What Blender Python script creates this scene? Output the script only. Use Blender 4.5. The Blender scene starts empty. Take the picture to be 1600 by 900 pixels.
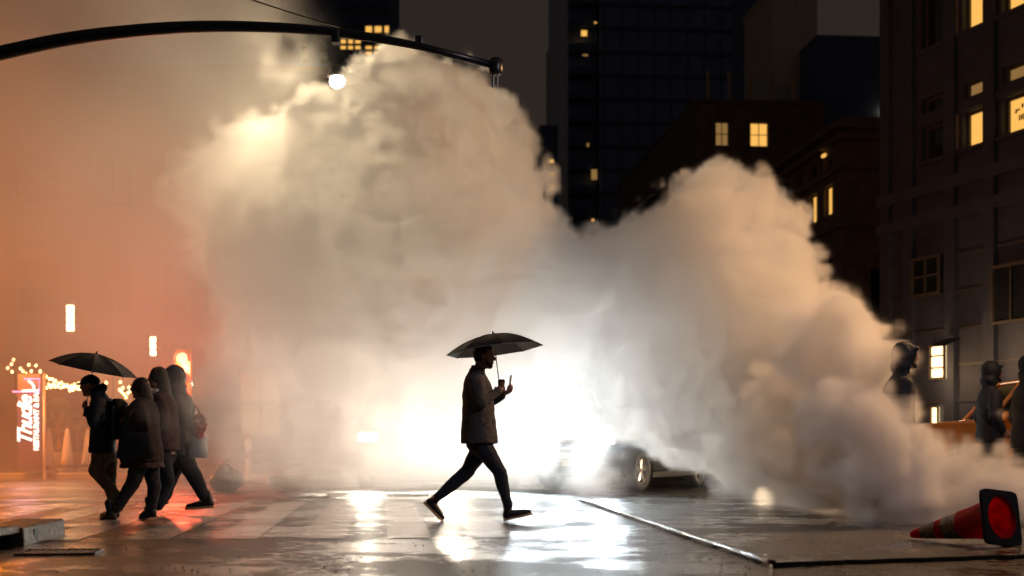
import bpy, bmesh, math, random
import numpy as np
from mathutils import Vector, Matrix

S = bpy.context.scene
COL = S.collection
R = math.radians
PI = math.pi
F = 2222.0      # focal length in pixels of the 1600 px wide photograph
YH = 691.0      # row of the horizon
H = 0.81        # height of the lens above the road

# ------------------------------------------------------------------ camera
cam = bpy.data.cameras.new('camera')
cam_ob = bpy.data.objects.new('camera', cam)
COL.objects.link(cam_ob)
cam_ob.location = (0, 0, H)
cam_ob.rotation_euler = (PI / 2, 0, 0)
cam.lens = 50
cam.sensor_width = 36
cam.shift_y = (YH - 450) / 1600
cam.clip_start = 0.1
cam.clip_end = 3000
cam.dof.use_dof = True
cam.dof.focus_distance = 14.5
cam.dof.aperture_fstop = 1.6
S.camera = cam_ob

# ------------------------------------------------------------------ night sky over the city
world = bpy.data.worlds.new('World')
S.world = world
world.use_nodes = True
wb = world.node_tree.nodes['Background']
wb.inputs[0].default_value = (0.025, 0.0190, 0.0155, 1)
wb.inputs[1].default_value = 1.0

S.view_settings.view_transform = 'Standard'
S.view_settings.look = 'None'
S.view_settings.exposure = 0.0
S.view_settings.gamma = 1.0
cy = S.cycles
cy.use_denoising = True
cy.denoiser = 'OPENIMAGEDENOISE'
cy.max_bounces = 9
cy.volume_bounces = 7
cy.glossy_bounces = 3
cy.diffuse_bounces = 2
cy.transparent_max_bounces = 12
cy.volume_step_rate = 3
cy.volume_max_steps = 256
cy.use_adaptive_sampling = True
cy.adaptive_threshold = 0.02
cy.sample_clamp_indirect = 6
cy.caustics_reflective = False
cy.caustics_refractive = False
cy.time_limit = 900

# light levels of the lamps of the place (watts)
W_STREET = 640
W_HEAD_A = 1550
W_HEAD_B = 680
AMBER = (1.0, 0.62, 0.30)
WARM = (1.0, 0.74, 0.46)
COOL = (0.78, 0.92, 1.0)


# ------------------------------------------------------------------ coordinates
def at(px, py, d):
    return Vector(((px - 800) / F * d, d, H + (YH - py) / F * d))


def ground(px, py, z=0.0):
    d = (H - z) * F / (py - YH)
    return Vector(((px - 800) / F * d, d, z))


AX = Vector((-0.0896, 0.996, 0))        # the way the avenue runs
CX = Vector((0.996, 0.0896, 0))         # the way the cross street runs
YAW = math.atan2(0.0896, 0.996)


# ------------------------------------------------------------------ materials
def mat(name, col, rough=0.6, metal=0.0, emit=None, estr=0.0, noise=0.0, nscale=8.0, bump=0.0, spec=None, coat=0.0):
    m = bpy.data.materials.new(name)
    m.use_nodes = True
    nt = m.node_tree
    b = nt.nodes['Principled BSDF']
    b.inputs['Base Color'].default_value = (*col, 1)
    b.inputs['Roughness'].default_value = rough
    b.inputs['Metallic'].default_value = metal
    if spec is not None:
        b.inputs['Specular IOR Level'].default_value = spec
    if coat:
        b.inputs['Coat Weight'].default_value = coat
        b.inputs['Coat Roughness'].default_value = 0.05
    if emit:
        b.inputs['Emission Color'].default_value = (*emit, 1)
        b.inputs['Emission Strength'].default_value = estr
    if noise or bump:
        tc = nt.nodes.new('ShaderNodeTexCoord')
        n = nt.nodes.new('ShaderNodeTexNoise')
        n.inputs['Scale'].default_value = nscale
        n.inputs['Detail'].default_value = 6
        nt.links.new(tc.outputs['Object'], n.inputs['Vector'])
        if noise:
            cr = nt.nodes.new('ShaderNodeValToRGB')
            cr.color_ramp.elements[0].position = 0.3
            cr.color_ramp.elements[1].position = 0.7
            cr.color_ramp.elements[0].color = (*[c * (1 - noise) for c in col], 1)
            cr.color_ramp.elements[1].color = (*[min(1, c * (1 + noise)) for c in col], 1)
            nt.links.new(n.outputs['Fac'], cr.inputs['Fac'])
            nt.links.new(cr.outputs['Color'], b.inputs['Base Color'])
        if bump:
            bp = nt.nodes.new('ShaderNodeBump')
            bp.inputs['Strength'].default_value = bump
            bp.inputs['Distance'].default_value = 0.02
            nt.links.new(n.outputs['Fac'], bp.inputs['Height'])
            nt.links.new(bp.outputs['Normal'], b.inputs['Normal'])
    return m


def wet_road(paint=False):
    m = bpy.data.materials.new('worn_wet_paint' if paint else 'wet_asphalt')
    m.use_nodes = True
    nt = m.node_tree
    N, L = nt.nodes, nt.links
    b = N['Principled BSDF']
    g = N.new('ShaderNodeNewGeometry')

    def noise(scale, detail=5, rough=0.55, vec=None):
        n = N.new('ShaderNodeTexNoise')
        n.inputs['Scale'].default_value = scale
        n.inputs['Detail'].default_value = detail
        n.inputs['Roughness'].default_value = rough
        L.new(vec or g.outputs['Position'], n.inputs['Vector'])
        return n.outputs['Fac']

    def ramp(v, a, c, lo, hi):
        r = N.new('ShaderNodeMapRange')
        r.inputs['From Min'].default_value = a
        r.inputs['From Max'].default_value = c
        r.inputs['To Min'].default_value = lo
        r.inputs['To Max'].default_value = hi
        L.new(v, r.inputs['Value'])
        return r.outputs['Result']

    p1 = noise(0.62, 9, 0.68)
    p2 = noise(9.0, 8, 0.8)
    pm = N.new('ShaderNodeMath')
    pm.operation = 'MULTIPLY_ADD'
    L.new(p2, pm.inputs[0])
    pm.inputs[1].default_value = 0.55
    L.new(p1, pm.inputs[2])
    ps = N.new('ShaderNodeMath')
    ps.operation = 'SUBTRACT'
    L.new(pm.outputs[0], ps.inputs[0])
    ps.inputs[1].default_value = 0.275
    pud = ps.outputs[0]
    fine = noise(42, 5, 0.75)
    mid = noise(7, 6, 0.65)
    cr = N.new('ShaderNodeValToRGB')
    cr.color_ramp.elements[0].color = (0.004, 0.004, 0.005, 1)
    cr.color_ramp.elements[1].color = (0.020, 0.019, 0.019, 1)
    L.new(mid, cr.inputs['Fac'])
    if paint:
        wear = noise(3.1, 9, 0.78)
        grit = noise(38, 4, 0.7)
        am = N.new('ShaderNodeMath')
        am.operation = 'MULTIPLY_ADD'
        L.new(grit, am.inputs[0])
        am.inputs[1].default_value = 0.45
        L.new(wear, am.inputs[2])
        mx = N.new('ShaderNodeMix')
        mx.data_type = 'RGBA'
        L.new(ramp(am.outputs[0], 0.55, 0.63, 0.0, 1.0), mx.inputs['Factor'])
        L.new(cr.outputs['Color'], mx.inputs[6])
        mx.inputs[7].default_value = (0.6, 0.6, 0.58, 1)
        L.new(mx.outputs[2], b.inputs['Base Color'])
    else:
        L.new(cr.outputs['Color'], b.inputs['Base Color'])
    L.new(ramp(pud, 0.485, 0.545, 0.24 if paint else 0.36, 0.13), b.inputs['Roughness'])
    add = N.new('ShaderNodeMath')
    add.operation = 'MULTIPLY_ADD'
    L.new(fine, add.inputs[0])
    add.inputs[1].default_value = 0.9
    L.new(mid, add.inputs[2])
    bp = N.new('ShaderNodeBump')
    bp.inputs['Distance'].default_value = 0.03
    L.new(ramp(pud, 0.47, 0.53, 0.5 if paint else 0.8, 0.30), bp.inputs['Strength'])
    L.new(add.outputs[0], bp.inputs['Height'])
    L.new(bp.outputs['Normal'], b.inputs['Normal'])
    b.inputs['Specular IOR Level'].default_value = 0.7
    # film of water over the asphalt
    L.new(ramp(pud, 0.485, 0.545, 0.25 if paint else 0.0, 1.0), b.inputs['Coat Weight'])
    b.inputs['Coat Roughness'].default_value = 0.10
    b.inputs['Coat IOR'].default_value = 1.5
    bp2 = N.new('ShaderNodeBump')
    bp2.inputs['Distance'].default_value = 0.012
    bp2.inputs['Strength'].default_value = 0.35
    L.new(add.outputs[0], bp2.inputs['Height'])
    L.new(bp2.outputs['Normal'], b.inputs['Coat Normal'])
    return m


M = {}
M['road'] = wet_road()
M['paint'] = wet_road(True)
M['tar'] = mat('tar_seam', (0.02, 0.02, 0.022), 0.12, bump=0.9, nscale=30)
M['plate'] = M['road']
M['kerb'] = mat('granite_kerb', (0.13, 0.115, 0.095), 0.5, noise=0.6, nscale=22, bump=0.45)
M['paving'] = mat('concrete_paving', (0.12, 0.11, 0.10), 0.35, noise=0.3, nscale=5, bump=0.4)
M['iron'] = mat('cast_iron', (0.05, 0.05, 0.05), 0.4, 0.8, bump=0.3, nscale=30)
M['black_metal'] = mat('black_painted_metal', (0.012, 0.014, 0.018), 0.32, 0.0, bump=0.15, nscale=20, spec=0.6)
M['steel'] = mat('steel', (0.45, 0.46, 0.48), 0.25, 1.0)
M['alloy'] = mat('alloy_rim', (0.62, 0.60, 0.56), 0.3, 0.9)
M['rubber'] = mat('rubber', (0.015, 0.015, 0.016), 0.6, bump=0.2, nscale=40)
M['glass_dark'] = mat('dark_window_glass', (0.01, 0.012, 0.016), 0.06, 0.0, spec=0.8)
M['black_paint'] = mat('black_car_paint', (0.008, 0.009, 0.014), 0.18, 0.2, coat=1.0)
M['white_paint'] = mat('white_car_paint', (0.6, 0.6, 0.6), 0.3, 0.0, coat=1.0)
M['taxi_paint'] = mat('orange_taxi_paint', (0.75, 0.22, 0.012), 0.28, 0.0, noise=0.12, nscale=6, coat=0.8)
M['head_white'] = mat('headlamp_lens', (1, 1, 1), 0.2, emit=(0.85, 0.95, 1.0), estr=60)
M['head_warm'] = mat('warm_lamp_lens', (1, 1, 1), 0.2, emit=(1.0, 0.8, 0.5), estr=22)
M['lamp_white'] = mat('street_lamp_glow', (1, 1, 1), 0.3, emit=(1.0, 0.93, 0.78), estr=90)
M['far_lamp'] = mat('far_lamp_glow', (1, 1, 1), 0.3, emit=(1.0, 0.85, 0.6), estr=160)
M['red_glow'] = mat('red_lens', (0.6, 0.02, 0.01), 0.3, emit=(1.0, 0.10, 0.04), estr=30)
M['red_dim'] = mat('red_tail_lens', (0.4, 0.02, 0.01), 0.2, emit=(1.0, 0.05, 0.02), estr=6)
M['lens_off'] = mat('unlit_lens', (0.03, 0.03, 0.03), 0.2)
M['strip_glow'] = mat('lantern_strip', (1, 1, 1), 0.3, emit=(1.0, 0.78, 0.42), estr=14)
M['bulb'] = mat('festoon_bulb', (1, 0.9, 0.7), 0.3, emit=(1.0, 0.62, 0.22), estr=9)
M['neon_white'] = mat('white_neon', (1, 1, 1), 0.3, emit=(0.9, 0.98, 0.9), estr=2.2)
M['neon_pink'] = mat('pink_neon', (1, 0.2, 0.4), 0.3, emit=(1.0, 0.16, 0.38), estr=4)
M['neon_purple'] = mat('purple_sign_box', (0.035, 0.015, 0.06), 0.4)
M['win_lit'] = mat('lit_window', (0.1, 0.08, 0.04), 0.3, emit=(1.0, 0.52, 0.11), estr=1.0)
M['win_bright'] = mat('bright_lit_window', (0.9, 0.8, 0.6), 0.4, emit=(1.0, 0.70, 0.34), estr=2.6)
M['win_dim'] = mat('dim_lit_window', (0.04, 0.03, 0.02), 0.3, emit=(1.0, 0.50, 0.15), estr=0.012)
M['win_dull'] = mat('dull_lit_window', (0.04, 0.03, 0.02), 0.4, emit=(1.0, 0.55, 0.18), estr=0.25)
M['stone'] = mat('dark_stone', (0.022, 0.026, 0.048), 0.7, noise=0.25, nscale=2.0, bump=0.4)
M['brownstone'] = mat('brown_brick', (0.085, 0.062, 0.06), 0.75, noise=0.3, nscale=1.4, bump=0.4)
M['grey_brick'] = mat('grey_brick', (0.42, 0.40, 0.38), 0.8, noise=0.3, nscale=5.0, bump=0.6)
M['curtain'] = mat('curtain_wall', (0.09, 0.15, 0.34), 0.35, noise=0.2, nscale=0.5)
M['slab'] = mat('floor_slab', (0.03, 0.05, 0.11), 0.6)
M['black_wall'] = mat('black_cladding', (0.05, 0.09, 0.22), 0.7, noise=0.2, nscale=0.7)
M['frame'] = mat('window_frame', (0.05, 0.04, 0.035), 0.5)
M['frame_light'] = mat('pale_reveal', (0.3, 0.2, 0.14), 0.6)  # tone of lit frame sides put into the colour; roof posts share it
M['skin'] = mat('skin', (0.40, 0.21, 0.14), 0.5, bump=0.05, nscale=60)
M['hair'] = mat('dark_hair', (0.015, 0.011, 0.009), 0.55, bump=0.8, nscale=45)
M['coat_grey'] = mat('charcoal_wool', (0.065, 0.062, 0.066), 0.9, noise=0.18, nscale=55, bump=0.5)
M['jeans'] = mat('navy_denim', (0.012, 0.018, 0.035), 0.85, noise=0.3, nscale=40, bump=0.3)
M['shoe'] = mat('black_shoe', (0.010, 0.010, 0.013), 0.5)
M['sole'] = mat('tan_sole', (0.45, 0.30, 0.17), 0.6)
M['black_cloth'] = mat('black_cloth', (0.010, 0.012, 0.018), 0.75, noise=0.3, nscale=30, bump=0.5)
M['navy_cloth'] = mat('navy_cloth', (0.012, 0.018, 0.04), 0.7, noise=0.3, nscale=30, bump=0.4)
M['khaki'] = mat('khaki_cotton', (0.20, 0.15, 0.075), 0.85, noise=0.3, nscale=30, bump=0.4)
M['brown_coat'] = mat('brown_wool', (0.030, 0.018, 0.018), 0.85, noise=0.4, nscale=24, bump=0.6)
M['plum'] = mat('plum_cloth', (0.045, 0.018, 0.028), 0.8, noise=0.4, nscale=24, bump=0.5)
M['teal_cloth'] = mat('teal_nylon', (0.02, 0.10, 0.14), 0.4, noise=0.2, nscale=20, bump=0.4)
M['slate_cloth'] = mat('slate_nylon', (0.035, 0.05, 0.075), 0.45, noise=0.3, nscale=20, bump=0.4)
M['blue_cap'] = mat('blue_cap_cloth', (0.012, 0.02, 0.07), 0.7)
M['pink_cloth'] = mat('crimson_cloth', (0.45, 0.03, 0.06), 0.7, noise=0.4, nscale=50, bump=0.8)
M['umbrella'] = mat('black_umbrella_nylon', (0.006, 0.009, 0.016), 0.55, bump=0.1, nscale=12)
M['lining'] = mat('pale_lit_lining', (0.50, 0.58, 0.68), 0.35)  # pale blue puts steam light on the umbrella's inside into its colour
M['cup'] = mat('brown_card_cup', (0.30, 0.14, 0.06), 0.6)
M['lid'] = mat('black_plastic', (0.012, 0.012, 0.012), 0.35)
M['stones'] = mat('planter_concrete', (0.25, 0.22, 0.2), 0.6, noise=0.2, nscale=9)
M['cream'] = mat('cream_canvas', (0.6, 0.5, 0.38), 0.7)
M['leaf'] = mat('evergreen_leaf', (0.03, 0.05, 0.02), 0.5)
M['bag'] = mat('black_bin_bag', (0.012, 0.012, 0.012), 0.25, bump=1.0, nscale=9)
M['sack'] = mat('burlap_sandbag', (0.10, 0.085, 0.06), 0.6, noise=0.4, nscale=22, bump=1.0)


def translucent(name, col, amount=0.5, dirt=0.3):
    m = bpy.data.materials.new(name)
    m.use_nodes = True
    nt = m.node_tree
    b = nt.nodes['Principled BSDF']
    b.inputs['Roughness'].default_value = 0.4
    tr = nt.nodes.new('ShaderNodeBsdfTranslucent')
    mx = nt.nodes.new('ShaderNodeMixShader')
    mx.inputs[0].default_value = amount
    tc = nt.nodes.new('ShaderNodeTexCoord')
    n = nt.nodes.new('ShaderNodeTexNoise')
    n.inputs['Scale'].default_value = 14
    n.inputs['Detail'].default_value = 8
    cr = nt.nodes.new('ShaderNodeValToRGB')
    cr.color_ramp.elements[0].position = 0.38
    cr.color_ramp.elements[1].position = 0.55
    cr.color_ramp.elements[0].color = (*[c * (1 - dirt) for c in col], 1)
    cr.color_ramp.elements[1].color = (*col, 1)
    nt.links.new(tc.outputs['Object'], n.inputs['Vector'])
    nt.links.new(n.outputs['Fac'], cr.inputs['Fac'])
    nt.links.new(cr.outputs['Color'], b.inputs['Base Color'])
    nt.links.new(cr.outputs['Color'], tr.inputs['Color'])
    nt.links.new(b.outputs[0], mx.inputs[1])
    nt.links.new(tr.outputs[0], mx.inputs[2])
    nt.links.new(mx.outputs[0], nt.nodes['Material Output'].inputs[0])
    return m


M['cone_red'] = translucent('red_cone_plastic', (0.9, 0.012, 0.02), 0.55, 0.2)
M['cone_white'] = translucent('dirty_white_collar', (0.62, 0.50, 0.34), 0.25, 0.55)


# ------------------------------------------------------------------ object helpers
def link(o, parent=None):
    COL.objects.link(o)
    if parent is not None:
        o.parent = parent
    return o


def tag(o, label=None, cat=None, group=None, kind=None):
    if label:
        o['label'] = label
    if cat:
        o['category'] = cat
    if group:
        o['group'] = group
    if kind:
        o['kind'] = kind
    return o


def empty(name, loc=(0, 0, 0), yaw=0.0):
    o = bpy.data.objects.new(name, None)
    o.location = loc
    o.rotation_euler = (0, 0, yaw)
    o.empty_display_size = 0.1
    return link(o)


def build(name, bm, m, parent=None, smooth=False, bevel=0.0):
    me = bpy.data.meshes.new(name)
    bmesh.ops.recalc_face_normals(bm, faces=bm.faces)
    bm.to_mesh(me)
    bm.free()
    if smooth:
        me.polygons.foreach_set('use_smooth', [True] * len(me.polygons))
    for mm in (m if isinstance(m, (list, tuple)) else (m,)):
        me.materials.append(mm)
    o = bpy.data.objects.new(name, me)
    link(o, parent)
    if bevel:
        b = o.modifiers.new('bevel', 'BEVEL')
        b.width = bevel
        b.segments = 2
        b.limit_method = 'ANGLE'
    return o


def again(name, src, parent=None, loc=None, rot=None):
    o = bpy.data.objects.new(name, src.data)
    link(o, parent)
    if loc is not None:
        o.location = loc
    if rot is not None:
        o.rotation_euler = rot
    return o


def copy_tree(o, parent=None):
    c = o.copy()
    link(c)
    c.parent = parent
    for ch in list(o.children):
        copy_tree(ch, c)
    return c


def box(bm, x0, x1, y0, y1, z0, z1, mi=0):
    vs = [bm.verts.new((x, y, z)) for x in (x0, x1) for y in (y0, y1) for z in (z0, z1)]
    for q in ((0, 1, 3, 2), (4, 6, 7, 5), (0, 4, 5, 1), (2, 3, 7, 6), (0, 2, 6, 4), (1, 5, 7, 3)):
        f = bm.faces.new([vs[k] for k in q])
        f.material_index = mi
    return vs


def quad(bm, pts, mi=0):
    f = bm.faces.new([bm.verts.new(p) for p in pts])
    f.material_index = mi
    return f


def tube(bm, pts, rad, n=8, cap=True):
    pts = [Vector(p) for p in pts]
    if not isinstance(rad, (list, tuple)):
        rad = [rad] * len(pts)
    rings = []
    up = None
    for i, p in enumerate(pts):
        t = (pts[min(i + 1, len(pts) - 1)] - pts[max(i - 1, 0)])
        t = t.normalized() if t.length > 1e-9 else Vector((0, 0, 1))
        if up is None:
            up = Vector((0, 0, 1)) if abs(t.z) < 0.9 else Vector((1, 0, 0))
        a = t.cross(up).normalized()
        b = a.cross(t).normalized()
        up = b
        rings.append([bm.verts.new(p + (a * math.cos(2 * PI * k / n) + b * math.sin(2 * PI * k / n)) * rad[i]) for k in range(n)])
    for r0, r1 in zip(rings, rings[1:]):
        for k in range(n):
            bm.faces.new((r0[k], r0[(k + 1) % n], r1[(k + 1) % n], r1[k]))
    if cap:
        bm.faces.new(rings[0][::-1])
        bm.faces.new(rings[-1])
    return rings


def capsule(bm, p0, p1, r0, r1, n=12):
    """a tapered limb piece with rounded ends"""
    p0, p1 = Vector(p0), Vector(p1)
    t = p1 - p0
    L = t.length
    t = t / L if L > 1e-6 else Vector((0, 0, 1))
    prof = []
    for k in range(4):
        a = -PI / 2 + PI / 2 * (k + 0.35) / 4
        prof.append((p0 + t * (r0 * math.sin(a)), r0 * math.cos(a)))
    prof.append((p0, r0))
    prof.append((p1, r1))
    for k in range(1, 5):
        a = PI / 2 * (k - 0.35) / 4
        prof.append((p1 + t * (r1 * math.sin(a)), r1 * math.cos(a)))
    up = Vector((0, 0, 1)) if abs(t.z) < 0.9 else Vector((1, 0, 0))
    a_ = t.cross(up).normalized()
    b_ = a_.cross(t).normalized()
    rings = [[bm.verts.new(p + (a_ * math.cos(2 * PI * k / n) + b_ * math.sin(2 * PI * k / n)) * r) for k in range(n)] for p, r in prof]
    for q0, q1 in zip(rings, rings[1:]):
        for k in range(n):
            bm.faces.new((q0[k], q0[(k + 1) % n], q1[(k + 1) % n], q1[k]))
    bm.faces.new(rings[0][::-1])
    bm.faces.new(rings[-1])


def chain(bm, pts):
    """pts: (position, radius) joints of a limb"""
    for (a, ra), (b, rb) in zip(pts, pts[1:]):
        capsule(bm, a, b, ra, rb)


def loft(bm, rings, n=20):
    """rings: (centre, half width x, half depth y, [twist]) stacked ellipses"""
    rr = []
    for c, rx, ry in rings:
        c = Vector(c)
        rr.append([bm.verts.new(c + Vector((rx * math.cos(2 * PI * k / n), ry * math.sin(2 * PI * k / n), 0))) for k in range(n)])
    for q0, q1 in zip(rr, rr[1:]):
        for k in range(n):
            bm.faces.new((q0[k], q0[(k + 1) % n], q1[(k + 1) % n], q1[k]))
    bm.faces.new(rr[0][::-1])
    bm.faces.new(rr[-1])


def ellipsoid(bm, c, rx, ry, rz, rot=None, n=16, m=10):
    mt = Matrix.Translation(Vector(c)) @ (rot.to_4x4() if rot else Matrix.Identity(4)) @ Matrix.Diagonal((rx, ry, rz, 1))
    bmesh.ops.create_uvsphere(bm, u_segments=n, v_segments=m, radius=1, matrix=mt)


def lathe(bm, prof, n=24, axis='z', cap=True):
    """prof: (radius, height)"""
    rr = []
    for r, h in prof:
        ring = []
        for k in range(n):
            a = 2 * PI * k / n
            if axis == 'z':
                ring.append(bm.verts.new((r * math.cos(a), r * math.sin(a), h)))
            elif axis == 'y':
                ring.append(bm.verts.new((r * math.cos(a), h, r * math.sin(a))))
            else:
                ring.append(bm.verts.new((h, r * math.cos(a), r * math.sin(a))))
        rr.append(ring)
    for q0, q1 in zip(rr, rr[1:]):
        for k in range(n):
            bm.faces.new((q0[k], q0[(k + 1) % n], q1[(k + 1) % n], q1[k]))
    if cap:
        bm.faces.new(rr[0][::-1])
        bm.faces.new(rr[-1])


FOLDS = ('coat', 'jacket', 'trousers', 'leggings', 'hooded_jacket', 'skirt', 'scarf', 'hair')
_ft = {}


def fold_texture(size):
    if size not in _ft:
        t = bpy.data.textures.new('folds', 'CLOUDS')
        t.noise_scale = size
        t.noise_depth = 2
        _ft[size] = t
    return _ft[size]


def fuse(name, bm, m, parent, voxel=0.012, smooth=4, origin=None):
    """one continuous surface out of overlapping lumps"""
    me = bpy.data.meshes.new(name)
    if origin is not None:
        bmesh.ops.translate(bm, verts=bm.verts, vec=-Vector(origin))
    bmesh.ops.recalc_face_normals(bm, faces=bm.faces)
    bm.to_mesh(me)
    bm.free()
    me.materials.append(m)
    o = bpy.data.objects.new(name, me)
    link(o, parent)
    r = o.modifiers.new('fuse', 'REMESH')
    r.mode = 'VOXEL'
    r.voxel_size = voxel
    r.use_smooth_shade = True
    s = o.modifiers.new('smooth', 'SMOOTH')
    s.iterations = smooth
    s.factor = 0.5
    if name in FOLDS:
        for k, (size, amt) in enumerate(((.16, .020), (.06, .012))):
            d_ = o.modifiers.new('folds', 'DISPLACE')
            d_.texture = fold_texture(size)
            d_.texture_coords = 'OBJECT' if False else 'LOCAL'
            d_.strength = amt
            d_.mid_level = 0.5
    return o


def lamp(name, loc, watts, col, radius=0.1, parent=None, spot=None, aim=None):
    L = bpy.data.lights.new(name, 'SPOT' if spot else 'POINT')
    L.energy = watts
    L.color = col
    L.shadow_soft_size = radius
    if spot:
        L.spot_size = R(spot)
        L.spot_blend = 0.8
    o = bpy.data.objects.new(name, L)
    o.location = loc
    if aim is not None:
        o.rotation_euler = Vector(aim).to_track_quat('-Z', 'Y').to_euler()
    return link(o, parent)


# ================================================================== THE GROUND
bm = bmesh.new()
nx = 60
xs = [-400, -120, -60, -30] + [-20 + i for i in range(0, 41)] + [30, 60, 120, 400]
ys = [-60, -20, 0, 3] + [4 + i for i in range(0, 42)] + [55, 75, 110, 200, 900]
vg = [[bm.verts.new((x, y, 0.0)) for y in ys] for x in xs]
for i in range(len(xs) - 1):
    for j in range(len(ys) - 1):
        bm.faces.new((vg[i][j], vg[i + 1][j], vg[i + 1][j + 1], vg[i][j + 1]))
road = build('road', bm, M['road'])
tag(road, kind='structure')

# zebra crossing the walkers use: bars run along the avenue
def strip_along(p0, p1, w, z, u):
    b = bmesh.new()
    p0, p1 = Vector(p0), Vector(p1)
    n = 8
    a = []
    for i in range(n + 1):
        p = p0.lerp(p1, i / n)
        a.append((b.verts.new((p.x, p.y, z)), b.verts.new((p.x + u.x * w, p.y + u.y * w, z))))
    for q0, q1 in zip(a, a[1:]):
        b.faces.new((q0[0], q0[1], q1[1], q1[0]))
    return b


base = ground(345, 786)
for k in range(-5, 5):
    p = base + CX * (0.73 * k)
    o = build('crosswalk_stripe', strip_along(p - AX * 7.2, p, 0.38, 0.004, CX), M['paint'])
    tag(o, kind='structure')
# crossing over the side street further back at the left: bars run across
for k in range(8):
    d = 19.6 + k * 1.9 + 0.25 * k * k
    p = Vector((-0.27 * d + 1.2, d, 0))
    o = build('crosswalk_stripe', strip_along(p - CX * 14, p, 0.62 + 0.05 * k, 0.004, AX), M['paint'])
    tag(o, kind='structure')

# raised concrete road plate at the right, with its tarred seam
P0, P1, P2 = ground(905, 783), ground(1207, 886), ground(1640, 872)
bm = bmesh.new()
rj = random.Random(12)


def ragged(a, c, n, amt):
    return [a.lerp(c, i / n) + (Vector((rj.uniform(-amt, amt), rj.uniform(-amt, amt), 0)) if i else Vector()) for i in range(n)]


pl = ragged(P0, P1, 26, .012) + ragged(P1, P2, 22, .035) + [P2, Vector((9, 11.2, 0)), Vector((9, 20.4, 0))]
npl = len(pl)
top = [bm.verts.new((p.x, p.y, 0.030)) for p in pl]
bot = [bm.verts.new((p.x, p.y, -0.02)) for p in pl]
bm.faces.new(top)
for k in range(npl):
    bm.faces.new((bot[k], bot[(k + 1) % npl], top[(k + 1) % npl], top[k]))
o = build('road_plate', bm, M['plate'])
tag(o, kind='structure')
bm = bmesh.new()
rnd = random.Random(4)
pts = []
for i in range(70):
    p = P0.lerp(P1, i / 69) + Vector((rnd.uniform(-.012, .012), rnd.uniform(-.02, .02), 0.026))
    pts.append(p)
tube(bm, pts, [0.012 + rnd.uniform(0, 0.014) for _ in pts], 6)
o = build('tar_seam', bm, M['tar'], smooth=True)
tag(o, kind='structure')

# loose grit and chips of asphalt washed over the road
bm = bmesh.new()
rnd = random.Random(31)
for k in range(1500):
    y = 8.8 + 11 * rnd.random() ** 1.3
    x = rnd.uniform(-.42, .42) * y
    if rnd.random() < .35:      # clusters along the seam
        p = P0.lerp(P1, rnd.random())
        x, y = p.x + rnd.gauss(0, .25), p.y + rnd.gauss(0, .4)
    r = rnd.choice((.003, .004, .006, .008, .010))
    z = .030 if (x > 1.9 and y > 11.3) else 0.0
    vs = [bm.verts.new((x + r * rnd.uniform(.6, 1.3) * math.cos(a), y + r * rnd.uniform(.6, 1.3) * math.sin(a), z)) for a in (0, 1.6, 3.1, 4.7)]
    tp_ = bm.verts.new((x, y, z + r * rnd.uniform(.5, 1.0)))
    for i in range(4):
        bm.faces.new((vs[i], vs[(i + 1) % 4], tp_))
o = build('grit', bm, M['rubber'])
tag(o, 'loose dark grit scattered over the wet road', kind='stuff')

# kerb with the mouth of a drain, bottom left corner
kerb = empty('drain_kerb', ground(60, 850))
tag(kerb, 'broken granite kerb end with a black drain mouth beside a grate', 'kerb')
kl = kerb.location


def kerb_block(name, p0, p1, w, h, z0=0.0, seed=1):
    b = bmesh.new()
    a = Vector(p0) - kl
    c = Vector(p1) - kl
    u = (c - a).normalized()
    v = Vector((-u.y, u.x, 0))
    rn = random.Random(seed)
    n = 9
    rings = []
    for i in range(n + 1):
        p = a.lerp(c, i / n)
        j = lambda s: rn.uniform(-s, s)
        rings.append([b.verts.new(p + Vector((0, 0, z0 - 0.02))), b.verts.new(p + v * w + Vector((0, 0, z0 - 0.02))),
                      b.verts.new(p + v * (w + j(.01)) + Vector((0, 0, z0 + h + j(.005)))), b.verts.new(p + v * (0.015 + j(.006)) + Vector((0, 0, z0 + h + j(.005))))])
    for q0, q1 in zip(rings, rings[1:]):
        for k in range(4):
            b.faces.new((q0[k], q0[(k + 1) % 4], q1[(k + 1) % 4], q1[k]))
    b.faces.new(rings[0][::-1])
    b.faces.new(rings[-1])
    return build(name, b, M['kerb'], kerb, bevel=0.012)


K0 = ground(38, 852)
K1 = ground(103, 836)
K2 = ground(-90, 876)
kerb_block('kerb_stone', K0, K1, 0.42, 0.14, seed=2)
kerb_block('kerb_stone', K2 + Vector((0, 0, 0)), K0 - Vector((0.03, 0, 0)), 0.42, 0.045, z0=0.115, seed=3)
b = bmesh.new()
box(b, -1.6, 0.0, 0.30, 0.40, -0.02, 0.11)
o = build('drain_back', b, M['iron'], kerb)
o.location = (K0 - kl) + Vector((-0.02, 0.0, 0))
# grate with separate bars
gr = empty('drain_grate', ground(86, 868), R(8))
tag(gr, 'wet iron drain grate set in the road below the kerb', 'drain grate')
b = bmesh.new()
for (x0, x1, y0, y1) in ((-.28, .28, -.02, 0), (-.28, .28, .40, .42), (-.28, -.26, 0, .40), (.26, .28, 0, .40)):
    box(b, x0, x1, y0, y1, 0.002, 0.018)
build('grate_frame', b, M['iron'], gr)
b = bmesh.new()
box(b, -.012, .012, 0, .40, 0.002, 0.014)
bar = build('grate_bar', b, M['iron'], gr)
bar.location = (-0.22, 0, 0)
for k in range(1, 10):
    again('grate_bar', bar, gr, (-0.22 + k * 0.049, 0, 0))

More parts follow.
